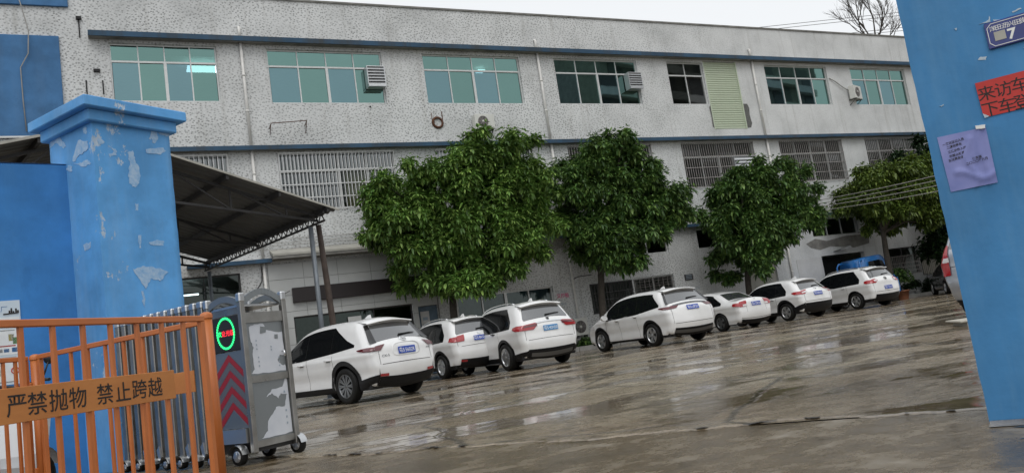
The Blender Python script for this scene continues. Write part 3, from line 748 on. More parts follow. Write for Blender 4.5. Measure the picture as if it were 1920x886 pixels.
    def body(s):
        m = MB(); d = s.d
        xs = set(np.round(s.O[:, 0], 4)); xs |= set(np.round(np.linspace(.02, s.L-.02, 90), 4))
        for xw in d['wheels']:
            for k in range(15): xs.add(round(xw-d['arch']*math.cos(math.pi*k/14), 4))
        xs = [x for x in sorted(xs) if s.O[s.ir, 0] <= x <= s.O[s.iF, 0]]
        NR = 26; fr = np.array([0, .02, .05, .09]+list(np.linspace(.14, .84, NR-9))+[.89, .93, .96, .985, 1.0])
        X = np.repeat(np.array(xs)[:, None], len(fr), 1)
        zb = np.array([s.zbot(x) for x in xs]); zt = s.ztop(np.array(xs)); zb = np.minimum(zb, zt)
        Z = zb[:, None]+(zt-zb)[:, None]*fr[None]
        Yv = s.Y(X, Z)
        for sg in (1, -1):
            m.grid([[(X[i, j], sg*Yv[i, j], Z[i, j]) for j in range(len(fr))] for i in range(len(xs))], True, sg < 0)
        T = np.linspace(-1, 1, 19); P = []
        for i, (x, z) in enumerate(s.O):
            n = s.normal(i); ye = s.edge_y(x, z); b = s.bulge(x)*(1 if i > 3 and i < len(s.O)-4 else .6)
            P.append([(x+n[0]*b*(1-t*t), t*ye, z+n[1]*b*(1-t*t)) for t in T])
        m.grid(P, True)
        return m
    def side_patch(s, m, x0, x1, lo, hi, sg, off=.006, nx=24, nz=8):
        P = []
        for x in np.linspace(x0, x1, nx):
            a = lo(x); b = max(hi(x), a+.0005); zz = np.linspace(a, b, nz); xx = s.clampx(np.full(nz, x), zz); yy = s.Y(xx, zz)+off
            ww = 1-np.clip(s.dist(xx, zz)/s.D, 0, 1)
            sx_ = -1 if x < s.L*.25 else 0
            P.append([(x_+sx_*off*w_, sg*y, z) for x_, y, z, w_ in zip(xx, yy, zz, ww)])
        return m.grid(P, True, sg < 0)
    def rear_patch(s, m, z0, z1, yl, yr, off=.006, nz=8, ny=18):
        P = []
        for z in np.linspace(z0, z1, nz):
            a, b = yl(z), yr(z); P.append([s.rear(y, z, off) for y in np.linspace(a, b, ny)])
        return m.grid(P, True)
def lin(pts):
    xs = [p[0] for p in pts]; zs = [p[1] for p in pts]; return lambda x: float(np.interp(x, xs, zs))

def wheel_parts(root, xw, yw, sg, wr, style, rimcol):
    Mx = Matrix.Translation((xw, yw, wr)) @ Matrix.Rotation(R(90)*(-sg), 4, 'X')     # local z points outwards
    w = .105
    ty = MB().lathe([(wr*.66, -w), (wr*.93, -w), (wr*.985, -w*.8), (wr, -w*.4), (wr, w*.4), (wr*.985, w*.8), (wr*.93, w), (wr*.70, w*1.02), (wr*.66, w*.85), (wr*.64, w*.3), (0, w*.2)], 36, Mx).build('wheel', MT['tyre'], root)
    r = MB(); ri = wr*.675
    r.lathe([(ri, w*.9), (ri*.97, w*1.0), (ri*.91, w*.92), (ri*.89, w*.4)], 36, Mx)
    r.lathe([(0, w*.86), (wr*.10, w*.85), (wr*.14, w*.7), (wr*.15, w*.3)], 16, Mx)
    n, wid, dbl = style
    for k in range(n):
        for dd in ((-.5, .5) if dbl else (0,)):
            a = 2*math.pi*k/n+dd*dbl; ca, sa = math.cos(a), math.sin(a)
            def q(rr, ww, z): return Mx @ Vector((rr*ca-ww*sa, rr*sa+ww*ca, z))
            wi, wo = wid*.62, wid
            v = [q(wr*.09, -wi, w*.80), q(wr*.09, wi, w*.80), q(ri*.94, wo, w*.88), q(ri*.94, -wo, w*.88), q(wr*.09, -wi*1.2, w*.35), q(wr*.09, wi*1.2, w*.35), q(ri*.94, wo*1.2, w*.45), q(ri*.94, -wo*1.2, w*.45)]
            r.add(v, [(0, 1, 2, 3), (0, 4, 5, 1), (1, 5, 6, 2), (3, 2, 6, 7), (0, 3, 7, 4)])
    r.build('rim', MT[rimcol], ty)

def make_car(d, label, loc, head, group):
    root = thing('parked_car', label, 'car', loc, head, group)
    # the local x axis of the thing points forward; the thing stands at the middle of its rear bumper
    s = CarShape(d); paint = MT[d.get('paint', 'car_white')]
    clean(s.body().build('body', paint, root), 2e-4)
    L, W, H, wr = s.L, s.W, s.H, d['wr']
    # underbody and wheel wells
    u = MB(); yb = W/2-.14
    u.box(.25, L-.25, -yb, yb, d['sill']-.02, d['sill']+.05)
    xr, xf = d['wheels']
    u.box(.22, xr-d['arch'], -yb, yb, d['sill'], d['sill']+.3).box(xr+d['arch'], xf-d['arch'], -yb, yb, d['sill'], d['sill']+.3).box(xf+d['arch'], L-.25, -yb, yb, d['sill'], d['sill']+.3)
    u.box(xr-d['arch']-.02, xr+d['arch']+.02, -yb+.28, yb-.28, wr*.8, wr+d['arch']+.1).box(xf-d['arch']-.02, xf+d['arch']+.02, -yb+.28, yb-.28, wr*.8, wr+d['arch']+.1)
    u.build('underbody', MT['black_matt'], root)
    for xw in (xr, xf):
        m = MB()
        for sg in (1, -1):
            P = []
            for k in range(17):
                a = math.pi*k/16; x = xw-d['arch']*math.cos(a); z = wr+d['arch']*math.sin(a); z = max(z, float(s.zbot0(x)))
                yo = float(s.Y(np.array([x]), np.array([z]))[0]); P.append([(x, sg*(yo+.002), z), (x, sg*(yo-.12), z-.004), (x, sg*(yb-.29), z)])
            MB().grid(P, True).build('wheel_arch', MT['trim_black'], root)
    # black sill and arch cladding
    if d.get('clad'):
        cz = d['clad']
        for sg in (1, -1):
            m = MB(); lo = lambda x: s.zbot(x)-.002
            for a, b in ((xr+d['arch']-.01, xf-d['arch']+.01), (.0, xr-d['arch']+.01)):
                s.side_patch(m, a, b, lo, lambda x: max(min(cz+d.get('clad_rise', 0)*max(0, (xr-x)), s.ztop(x)), s.zbot(x)), sg, .008, 26, 4)
            for xw in (xr, xf):
                P = []
                for k in range(25):
                    a = math.pi*(-.12+1.24*k/24); row = []
                    for rr in (d['arch']-.012, d['arch']+.03, d['arch']+d.get('arch_trim', .065)):
                        x = xw-rr*math.cos(a); z = wr+rr*math.sin(a); x = min(max(x, .03), L-.03); z = max(z, float(s.zbot0(x)))
                        row.append((x, sg*(float(s.Y(np.array([x]), np.array([z]))[0])+.009), z))
                    P.append(row)
                m.grid(P, True, sg > 0)
            m.build('cladding', MT['trim_black'], root)
    zb0 = d['bumper_black']
    z_low = s.O[0:s.ir+1, 1].min()+.02
    m = MB(); s.rear_patch(m, z_low, zb0, lambda z: -s.rear_edge(z)*1.0, lambda z: s.rear_edge(z)*1.0, .010, 8, 18)
    if d.get('bumper_taper'):
        pass
    lb = m.build('lower_bumper', MT['trim_black'], root)
    if d.get('skid'):
        m = MB(); z1, z2, yw = d['skid']; s.rear_patch(m, z1, z2, lambda z: -yw, lambda z: yw, .018, 4, 14); m.build('skid_plate', MT['rim_dark'], lb)
    # windows
    belt = lin(d['win_belt']); gap = d.get('win_gap', .10); rt = lin(d['win_rear'])
    hi = lambda x: min(float(s.ztop(x))-gap, rt(x))
    for sg in (1, -1):
        m = MB(); s.side_patch(m, d['win'][0]-.03, d['win'][-1]+.03, lambda x: belt(x)-.02, lambda x: hi(x)+.018, sg, .004, 40, 8)
        tr = m.build('window_surround', MT['gloss_black'], root)
        for a, b in zip(d['win'][:-1], d['win'][1:]):
            m = MB(); s.side_patch(m, a+.02, b-.02, belt, hi, sg, .008, 20, 8); m.build('side_window', MT['car_glass'], root)
    za, zb, ya, yc, yt = d['rear_win']
    m = MB(); s.rear_patch(m, za, zb, lambda z: -np.interp(z, [za, za+.12*(zb-za), zb-.2*(zb-za), zb], [ya*.97, ya, (yc+.1*(ya-yc)), yc*.96]), lambda z: np.interp(z, [za, za+.12*(zb-za), zb-.2*(zb-za), zb], [ya*.97, ya, (yc+.1*(ya-yc)), yc*.96]), .006, 14, 22)
    rw = m.build('rear_window', MT['car_glass_rear'], root)
    if d.get('rear_dark'):     # black glass edge round the tailgate window
        k = d['rear_dark']
        for sg in (1, -1):
            m = MB(); s.rear_patch(m, za-.01, zb+.02, lambda z: sg*(np.interp(z, [za, zb], [ya, yc])-.005), lambda z: sg*np.interp(z, [za, zb], [ya+k[0], yc+k[1]]), .007, 10, 6); m.build('dark_pillar', MT['gloss_black'], root)
    # spoiler lip over the rear window
    zs = zb+.03
    m = MB(); P = []
    for y in np.linspace(-yt, yt, 15):
        p = s.rear(y, zs, .0); q = s.rear(y, zs+.03, .0); f = 1-.25*(y/yt)**2
        P.append([(p[0]+.03, y, p[2]-.005), (p[0]-.14*f*d.get('spoiler', 1), y, p[2]+.005), (p[0]-.13*f*d.get('spoiler', 1), y, p[2]+.03), (q[0]+.16, y, min(q[2]+.06, float(s.ztop(q[0]+.16))+.022))])
    if d.get('spoiler', 1): clean(m.grid(P, True).build('spoiler', paint, root))
    # wiper
    p = [s.rear(y, za+.05+.06*k, .022) for y, k in ((.02, 0), (-.12, .25), (-.30, .6), (-.44, .8))]
    if d.get('wiper', 1): MB().tube(p, [.022, .014, .012, .008], 6).build('wiper', MT['trim_black'], rw)
    # windscreen
    m = MB(); zz = s.O[s.itop:, 1]; xx = s.O[s.itop:, 0]; w0, w1 = d['screen']; P = []
    for z in np.linspace(w0, w1, 8):
        i = int(np.argmin(abs(zz-z)))+s.itop; n = s.normal(i); x, z_ = s.O[i]; ye = s.edge_y(x, z_)
        P.append([(x+n[0]*(s.bulge(x)*(1-t*t)+.008), t*ye*.98, z_+n[1]*(s.bulge(x)*(1-t*t)+.008)) for t in np.linspace(-1, 1, 13)])
    m.grid(P, True); m.build('windscreen', MT['car_glass'], root)
    # tail lamps, wrapped round the corner
    tl = d['lamp']
    for sg in (1, -1):
        m = MB()
        if tl.get('side'):
            lo, hi_ = lin(tl['side'][0]), lin(tl['side'][1]); s.side_patch(m, 0.0, tl['side'][0][-1][0], lo, hi_, sg, .016, 24, 6)
        z0, z1, yi = tl['rear']; yin = lin(yi)
        s.rear_patch(m, z0, z1, lambda z: sg*yin(z), lambda z: sg*s.rear_edge(z), .016, 8, 14)
        lm = m.build('tail_light', MT[tl.get('mat', 'lamp_red')], root)
        if tl.get('clear'):
            z0, z1, y0, y1 = tl['clear']; m = MB(); s.rear_patch(m, z0, z1, lambda z: sg*y0, lambda z: sg*min(y1, s.rear_edge(z)), .018, 4, 6); m.build('reversing_light', MT['lamp_clear'], lm)
        if tl.get('dark'):
            z0, z1, y0, y1 = tl['dark']; m = MB(); s.rear_patch(m, z0, z1, lambda z: sg*y0, lambda z: sg*min(y1, s.rear_edge(z)), .018, 4, 6); m.build('smoked_lens', MT['lamp_dark'], lm)
        rz = d.get('reflector')
        if rz:
            m = MB(); s.rear_patch(m, rz[0], rz[1], lambda z: sg*rz[2], lambda z: sg*min(rz[3], s.rear_edge(z)), .016, 3, 6); m.build('reflector', MT['lamp_red'], root)
    if tl.get('bar'):
        z0, z1, yb_ = tl['bar']; m = MB(); s.rear_patch(m, z0, z1, lambda z: -yb_, lambda z: yb_, .020, 3, 16); m.build('light_bar', MT[tl.get('bar_mat', 'chrome')], root)
    # number plate with raised recess edge
    pz, pw, ph = d['plate']; pm = d.get('plate_mat', 'plate_blue')
    c0 = Vector(s.rear(0, pz, .014)); up = (Vector(s.rear(0, pz+.06, .014))-Vector(s.rear(0, pz-.06, .014))).normalized()
    if d.get('recess'):
        m = MB(); ra, rb_ = d['recess']; P = []
        for k in range(21):
            a = math.pi*2*k/20; sq = lambda v: math.copysign(abs(v)**.45, v)
            y, z = ra*sq(math.cos(a)), pz+.005+rb_*sq(math.sin(a)); P.append([s.rear(y, z, .002), s.rear(y*.93, pz+.005+(z-pz-.005)*.90, .012)])
        m.grid(P, True); m.build('plate_surround', paint, root)
    M_ = frame_M(c0, (0, -1, 0), up)
    pl = MB().bbox(-pw/2, pw/2, -ph/2, ph/2, -.004, .004, .002).build('number_plate', MT[pm], root); pl.matrix_local = M_
    if d['number']: text('plate_number', d['number'], ph*.78, MT['print_white'], pl, Matrix.Translation((0, 0, .0055)), .008, pw*.86/(ph*.78*d.get('nlen', 4.05)))
    # door gaps and handles
    for sg in (1, -1):
        m = MB()
        for (xa, za_, xb, zb_) in d['seams']:
            n = max(6, int(math.hypot(xb-xa, zb_-za_)/.05)); P = []
            for k in range(n+1):
                x = xa+(xb-xa)*k/n; z = za_+(zb_-za_)*k/n; tx_, tz_ = (xb-xa), (zb_-za_); l = math.hypot(tx_, tz_); ox, oz = -tz_/l*.004, tx_/l*.004
                P.append([(x+q*ox, sg*(float(s.Y(np.array([x]), np.array([z]))[0])+.003), z+q*oz) for q in (-1, 1)])
            m.grid(P, True, sg < 0)
        if m.v: m.build('door_gap', MT['trim_black'], root)
        for hx, hz in d['handles']:
            y = float(s.Y(np.array([hx]), np.array([hz]))[0]); m = MB()
            m.tube([(hx-.11, sg*(y-.005), hz), (hx-.08, sg*(y+.035), hz+.004), (hx+.08, sg*(y+.035), hz+.004), (hx+.11, sg*(y-.005), hz)], [.012, .017, .017, .012], 8); m.build('door_handle', MT[d.get('handle_mat', 'car_white')], root)
            m = MB(); s.side_patch(m, hx-.07, hx+.07, lambda x: hz-.035, lambda x: hz+.02, sg, .003, 6, 3); m.build('handle_recess', MT['rim_dark'], root)
        mx, mz = d['mirror']; y = float(s.Y(np.array([mx]), np.array([mz]))[0]); m = MB()
        P = []
        for k in range(9):
            a = math.pi*2*k/8; P.append([(mx-.05+.0*math.cos(a), sg*(y+.14+.11*math.cos(a)), mz+.06+.085*math.sin(a)), (mx+.02, sg*(y+.14+.125*math.cos(a)), mz+.06+.095*math.sin(a)), (mx+.10, sg*(y+.13+.09*math.cos(a)), mz+.05+.07*math.sin(a)), (mx+.15, sg*(y+.12+.02*math.cos(a)), mz+.04+.02*math.sin(a))])
        m.grid(P, True, sg > 0); m.add([(mx-.045, sg*(y+.14+.11*math.cos(math.pi*2*k/8)), mz+.06+.085*math.sin(math.pi*2*k/8)) for k in range(8)], [tuple(range(8))]); m.bar((mx+.03, sg*(y-.02), mz), (mx+.03, sg*(y+.1), mz+.02), .05, .04)
        m.build('side_mirror', MT[d.get('mirror_mat', 'car_white')], root)
    # tailgate gap lines
    m = MB()
    for (z, yw) in d.get('tail_lines', []): s.rear_patch(m, z-.005, z+.005, lambda q: -yw, lambda q: yw, .004, 2, 20)
    for (y, z0, z1) in d.get('tail_seams', []):
        for sg in (1, -1): s.rear_patch(m, z0, z1, lambda q: sg*y-.004, lambda q: sg*y+.004, .004, 10, 2)
    if m.v: m.build('tailgate_gap', MT['trim_black'], root)
    if d.get('fin'):
        x, h = d['fin'], .085; z = float(s.ztop(x))+s.bulge(x); m = MB()
        m.add([(x-.10, 0, z+h), (x-.02, .012, z+h*.85), (x-.02, -.012, z+h*.85), (x-.11, .02, z-.02), (x-.11, -.02, z-.02), (x+.15, .03, z-.03), (x+.15, -.03, z-.03), (x+.22, 0, z-.02)],
              [(0, 1, 5, 3), (0, 4, 6, 2), (1, 7, 5), (2, 6, 7), (0, 2, 1), (1, 2, 7), (0, 3, 4)]); m.build('shark_fin', paint, root)
    if d.get('rails'):
        for sg in (1, -1):
            xa, xb = d['rails']; pts = []; n = 16
            for k in range(n+1):
                x = xa+(xb-xa)*k/n; e = min(k, n-k); zt_ = float(s.ztop(x)); y = s.edge_y(x, zt_)
                pts.append((x, sg*(y-.02), zt_+.012+min(.045, e*.022)))
            MB().tube(pts, .016, 8).build('roof_rail', MT['chrome'], root)
    if d.get('step'):
        for sg in (1, -1): MB().bbox(xr+d['arch']+.05, xf-d['arch']-.05, sg*(W/2-.10)-.09, sg*(W/2-.10)+.09, d['sill']-.06, d['sill']-.02, .012).build('side_step', MT['rim_dark'], root)
    for y in d.get('exhaust', []):
        p = s.rear(y, s.O[0, 1]+.03, 0); MB().lathe([(.035, 0), (.042, .0), (.042, .14), (.034, .14), (.034, .02), (0, .02)], 14, Matrix.Translation((.20, y, d['sill']-.005)) @ Matrix.Rotation(R(-90), 4, 'Y')).build('exhaust_pipe', MT['chrome'], root)
    # badge and lettering on the tail
    e = d.get('badge')
    if e:
        kind, z, rr = e; c0 = Vector(s.rear(0, z, .012)); up = (Vector(s.rear(0, z+.04, .012))-Vector(s.rear(0, z-.04, .012))).normalized(); M_ = frame_M(c0, (0, -1, 0), up)
        m = MB()
        ring = lambda a, b, w=.009: m.tube([(a*math.cos(k*math.pi/12), b*math.sin(k*math.pi/12), .004) for k in range(25)], w, 6, False)
        if kind == 'wings':
            ring(rr, rr*.80); m.tube([(-rr*.9, rr*.15, .006), (-rr*.45, rr*.2, .006), (0, -rr*.30, .006), (rr*.45, rr*.2, .006), (rr*.9, rr*.15, .006)], .010, 6)
        elif kind == 'roundel':
            ring(rr, rr); m.tube([(-rr*.5, rr*.8, .005), (-.02, .01, .005), (0, .01, .005), (.02, .01, .005), (rr*.5, rr*.8, .005)], .007, 6); m.tube([(-rr*.9, .3*rr, .005), (-rr*.4, -rr*.8, .005), (0, -.0, .005), (rr*.4, -rr*.8, .005), (rr*.9, rr*.3, .005)], .007, 6)
        elif kind == 'shield':
            m.add([(-rr, rr, .004), (rr, rr, .004), (rr*.9, -rr*.3, .006), (0, -rr*1.3, .004), (-rr*.9, -rr*.3, .006)], [(0, 4, 3, 2, 1)])
        elif kind == 'ring_bar':
            ring(rr, rr*.9); m.box(-rr*1.2, rr*1.2, -rr*.18, rr*.18, 0, .01)
        elif kind == 'h':
            m.box(-rr*.8, -rr*.45, -rr*.8, rr*.8, 0, .01).box(rr*.45, rr*.8, -rr*.8, rr*.8, 0, .01).box(-rr*.45, rr*.45, -rr*.15, rr*.15, 0, .01)
        b = m.build('badge', MT[d.get('badge_mat', 'chrome')], root); b.matrix_local = M_
    for (txt, y, z, sz) in d.get('letters', []):
        c0 = Vector(s.rear(y, z, .008)); dy = (Vector(s.rear(y-.05, z, .008))-Vector(s.rear(y+.05, z, .008))).normalized(); up = (Vector(s.rear(y, z+.04, .008))-Vector(s.rear(y, z-.04, .008))).normalized()
        text('badge_lettering', txt, sz, MT['rim_dark'], root, frame_M(c0, dy, up-dy*up.dot(dy)), .01, 1.15)
    # small lamps and skin at the front
    for sg in (1, -1):
        m = MB(); zf = d.get('head', .78); s.side_patch(m, L-.62, L-.10, lambda x: zf-.04, lambda x: min(zf+.09, float(s.ztop(x))-.03), sg, .008, 10, 4); m.build('headlight', MT['lamp_clear'], root)
    tr_ = W/2-.12
    for xw in (xr, xf):
        for sg in (1, -1): wheel_parts(root, xw, sg*tr_, sg, wr, d.get('spokes', (5, .045, .26)), d.get('rim', 'rim'))
    return root

def suv(L, W, H, ro, wb, **kw):
    """a hatchback or SUV outline in metres; kw overrides"""
    r = kw.get('rake', 0.0)     # how far the tailgate leans
    top = [(.0, .66), (.015, .78), (.035, .90), (.06, .62*H), (.16+r*.4, .70*H), (.30+r*.7, .82*H), (.44+r, .93*H), (.60+r, .968*H), (.95+r, .99*H), (L*.36, H), (L*.49, .985*H), (L*.58, .935*H), (L*.66, .82*H), (L*.755, .665*H), (L*.80, .625*H), (L*.90, .585*H), (L*.965, .50*H), (L*.992, .40*H), (L, .58)]
    d = dict(L=L, W=W, H=H, top=top, rear_bottom=[(.26, .27), (.14, .30), (.05, .42), (.01, .54)], front_bottom=[(L-.01, .45), (L-.06, .30), (L-.2, .24)],
             wheels=(ro, ro+wb), arch=.405, wr=.345, sill=.25, belt=.60*H, tumble=.36, taper=.075, crease=.55, bumper_black=.46, clad=.34,
             win=[.62+r, 1.30, 2.20, L*.665], win_belt=[(0, .645*H), (.8, .625*H), (L*.5, .60*H), (L, .585*H)], win_rear=[(.0, .60*H), (.52+r, .66*H), (.72+r, .80*H), (.92+r, .93*H), (1.1+r, 1.2*H), (L, 1.2*H)],
             rear_win=(.70*H, .905*H, .66, .54, .60), screen=(.70*H, .93*H), plate=(.60*H, .44, .14), number='', seams=[(1.28, .36, 1.28, .6*H), (2.28, .33, 2.24, .60*H), (L*.70, .35, L*.68, .58*H)],
             handles=[(1.45, .56*H), (2.42, .55*H)], mirror=(L*.635, .60*H), fin=.85+r, tail_lines=[(.50*H, .62)], tail_seams=[(.72, .50*H, .64*H)])
    d.update(kw); return d
G = 'white cars parked nose to the factory'
def place(rear_xy, head): return (rear_xy[0], rear_xy[1], 0.0), R(head)
H = 1.685
cx = suv(4.575, 1.842, H, .94, 2.70, rake=.10, win=[.60, 1.38, 2.32, 3.05], win_belt=[(0, 1.16), (.6, 1.135), (1.4, 1.07), (2.4, 1.02), (4.5, .98)], win_rear=[(0, 1.10), (.58, 1.15), (.85, 1.26), (1.15, 1.44), (1.4, 1.60), (1.7, 2)], arch=.43, wr=.365, clad=.36, arch_trim=.085, bumper_black=.47, clad_rise=.16, win_gap=.11,
         lamp=dict(side=([(.0, .975), (.20, .985), (.44, 1.03)], [(.0, 1.06), (.2, 1.065), (.44, 1.045)]), rear=(.975, 1.065, [(.97, .62), (1.02, .56), (1.065, .48)]), mat='lamp_dark'),
         rear_win=(1.14, 1.50, .60, .52, .60), rear_dark=(.16, .10), plate=(.93, .44, .14), number='粤S·5602R', recess=(.36, .125), badge=('wings', 1.10, .075), letters=[('CX-5', .52, .86, .07), ('AWD', -.62, .93, .05)],
         reflector=(.475, .525, .50, .75), exhaust=(), spokes=(10, .016, .20), rim='rim_dark', fin=1.12, wiper=1, tail_lines=[(.70, .62)], tail_seams=[(.66, .70, .97)], handles=[(1.42, .93), (2.45, .91)])
loc, hd = place((5.13, 15.77), 111); make_car(cx, 'white SUV with smoked tail lights and winged oval badge, beside the sliding gate', loc, hd, G)
H = 1.69
g2 = suv(4.45, 1.83, H, .90, 2.65, rake=.04, lamp=dict(side=([(.03, .98), (.30, 1.02)], [(.03, 1.14), (.30, 1.12)]), rear=(.98, 1.14, [(.98, .52), (1.14, .46)])), number='粤S·8K52Q', rails=(.9, 2.7), handle_mat='gloss_black', spokes=(5, .05, .3), badge=('shield', 1.1, .05), bumper_black=.50, reflector=(.43, .48, .5, .74))
loc, hd = place((9.05, 20.9), 96); make_car(g2, 'white SUV with bright red tail lights, mostly hidden behind the taller SUV with roof rails', loc, hd, G)
H = 1.78
rx = suv(4.78, 1.91, H, 1.02, 2.85, rake=.03, arch=.42, wr=.37, bumper_black=.50, clad=.36, clad_rise=.1, skid=(.33, .42, .62), rails=(.85, 3.0), step=True, handle_mat='gloss_black', handles=[(1.55, 1.03), (2.50, 1.0)], mirror_mat='gloss_black',
         lamp=dict(side=([(.0, 1.00), (.25, 1.01), (.42, 1.07)], [(.0, 1.145), (.25, 1.15), (.42, 1.12)]), rear=(1.0, 1.14, [(1.0, .50), (1.06, .42), (1.14, .34)]), dark=(1.07, 1.12, .38, .86), bar=(1.125, 1.15, .40)),
         rear_win=(1.25, 1.60, .68, .58, .64), plate=(1.0, .44, .14), number='粤S·42H50', plate_mat='plate_cyan', badge=('shield', 1.19, .045), badge_mat='gloss_black', spokes=(5, .05, .30), tail_lines=[(.74, .68)], tail_seams=[(.74, .74, 1.0)], win_gap=.12)
loc, hd = place((10.16, 18.73), 91); make_car(rx, 'tall white SUV with chrome roof rails, side steps and pale blue number plate', loc, hd, G)
H = 1.69
mp = suv(4.706, 1.909, H, .95, 2.805, rake=.10, arch=.40, wr=.35, bumper_black=.47, skid=(.34, .42, .7), clad=.30, belt=1.02, win=[.52, 1.62, 2.60, 3.25], win_gap=.11,
         top=[(.0, .64), (.015, .78), (.04, .92), (.08, 1.05), (.20, 1.18), (.36, 1.36), (.52, 1.54), (.68, 1.62), (1.1, 1.67), (1.8, 1.69), (2.4, 1.665), (2.9, 1.57), (3.45, 1.29), (3.85, 1.07), (4.1, .98), (4.45, .86), (4.62, .74), (4.69, .62), (4.706, .55)],
         win_belt=[(0, 1.20), (.6, 1.155), (1.5, 1.05), (3.0, 1.0), (4.7, 1.0)], win_rear=[(0, 1.12), (.5, 1.19), (.75, 1.40), (.95, 1.7), (5, 2)],
         lamp=dict(side=([(.0, 1.03), (.25, 1.04), (.48, 1.085)], [(.0, 1.115), (.25, 1.12), (.48, 1.10)]), rear=(1.03, 1.115, [(1.03, .56), (1.115, .40)]), mat='lamp_dark', bar=(1.09, 1.125, .62), bar_mat='rim_dark'),
         rear_win=(1.19, 1.53, .72, .58, .62), rear_dark=(.10, .07), plate=(1.0, .44, .14), number='粤S·L0F27', badge=None, spokes=(5, .035, .34), fin=1.25, mirror=(3.15, 1.02), tail_lines=[(.60, .70)], tail_seams=[(.74, .60, 1.02)], handles=[(1.62, .97), (2.62, .94)], screen=(1.15, 1.55), seams=[(1.56, .33, 1.58, 1.0), (2.56, .33, 2.56, .97), (3.4, .35, 3.3, .95)])
loc, hd = place((15.20, 19.01), 91); make_car(mp, 'long low white people carrier with dark light bar across the tail', loc, hd, G)
se = suv(4.65, 1.78, 1.48, 1.03, 2.70, arch=.375, wr=.325, sill=.20, clad=None, bumper_black=.36, belt=.93, tumble=.42, spoiler=0, wiper=0, round=.10,
         rear_bottom=[(.26, .22), (.14, .25), (.05, .36), (.01, .48)], front_bottom=[(4.64, .42), (4.59, .27), (4.45, .20)],
         top=[(.0, .60), (.012, .72), (.03, .84), (.05, .94), (.10, 1.01), (.18, 1.035), (.45, 1.05), (.66, 1.08), (.95, 1.22), (1.25, 1.36), (1.55, 1.44), (1.95, 1.48), (2.4, 1.465), (2.75, 1.38), (3.15, 1.16), (3.5, .99), (3.8, .95), (4.3, .85), (4.52, .72), (4.63, .6), (4.65, .52)],
         win=[.92, 1.30, 2.15, 2.95], win_belt=[(0, .99), (1.0, .965), (2.2, .93), (4.6, .90)], win_rear=[(.0, .9), (.85, 1.0), (1.35, 1.28), (1.6, 1.6), (5, 2)], win_gap=.085,
         rear_win=(1.09, 1.36, .60, .50, .5), screen=(1.05, 1.38), plate=(.86, .44, .14), number='粤S·C863N', badge=('h', .99, .04), fin=None,
         lamp=dict(side=([(.03, .82), (.28, .86)], [(.03, .97), (.28, .95)]), rear=(.80, .985, [(.80, .48), (.985, .40)]), clear=(.81, .88, .42, .60)), tail_lines=[(.40, .72)], tail_seams=[(.46, .60, 1.0)], spokes=(5, .04, .3), rim='rim_dark', mirror=(2.95, .95), handles=[(1.45, .86), (2.3, .84)], seams=[(1.28, .30, 1.2, .95), (2.2, .26, 2.18, .92), (3.2, .28, 3.1, .9)], head=.66)
loc, hd = place((20.8, 22.4), 91); make_car(se, 'white saloon with a boot lid and red tail lights either side of the plate', loc, hd, G)
H = 1.593
qa = suv(4.38, 1.837, H, .87, 2.646, rake=.16, bumper_black=.60, clad=.38, clad_rise=.25, arch_trim=.08, win_gap=.10, lamp=dict(side=([(.03, .95), (.30, .96), (.46, 1.02)], [(.03, 1.07), (.30, 1.075), (.46, 1.05)]), rear=(.95, 1.07, [(.95, .60), (1.07, .42)]), clear=(.98, 1.02, .48, .72)),
         rear_win=(1.10, 1.41, .62, .50, .58), plate=(.92, .44, .14), number='粤S·N91P6', badge=('ring_bar', 1.04, .05), spokes=(5, .04, .28), tail_lines=[(.66, .66)], tail_seams=[(.66, .66, .95)])
loc, hd = place((23.95, 22.36), 90); make_car(qa, 'white crossover with raked tailgate and arrow-shaped red tail lights', loc, hd, G)
H = 1.685
ti = suv(4.53, 1.81, H, .93, 2.684, rake=.02, bumper_black=.52, clad=.36, arch_trim=.03, rails=(.75, 2.75), lamp=dict(side=([(.03, .99), (.25, .99), (.36, 1.03)], [(.03, 1.13), (.25, 1.135), (.36, 1.10)]), rear=(.985, 1.135, [(.985, .56), (1.06, .42), (1.135, .52)]), clear=(1.03, 1.09, .47, .60)),
         rear_win=(1.20, 1.53, .66, .58, .62), plate=(.74, .44, .14), number='粤S·T35V0', badge=('roundel', 1.08, .065), badge_mat='rim_dark', spokes=(5, .055, 0), tail_lines=[(.62, .62)], tail_seams=[(.70, .62, .99)], fin=None)
loc, hd = place((28.35, 22.75), 88); make_car(ti, 'white upright SUV with round badge, low number plate and roof rails, beside the potted plants', loc, hd, G)
# silver van half hidden behind the right-hand gate pillar
va = suv(4.2, 1.68, 1.86, .80, 2.6, paint='car_silver', rake=-.04, bumper_black=.34, clad=None, belt=1.05, tumble=.22, lamp=dict(side=([(.03, .78), (.16, .78)], [(.03, 1.28), (.14, 1.30)]), rear=(.78, 1.32, [(.78, .60), (1.32, .62)]), clear=(1.02, 1.10, .60, .9)),
         rear_win=(1.25, 1.66, .62, .56, .58), plate=(.70, .44, .14), number='粤S·6D1W8', fin=None, rails=None, spokes=(5, .05, 0), handle_mat='car_silver', mirror_mat='car_silver', taper=.05, round=.08, wr=.31, arch=.36)
p = on_z(1800, 598); make_car(va, 'silver van with tall red tail lights half hidden behind the right gate pillar', (p.x+.10, p.y-.62, 0), R(8), 'vehicles by the right gate pillar')
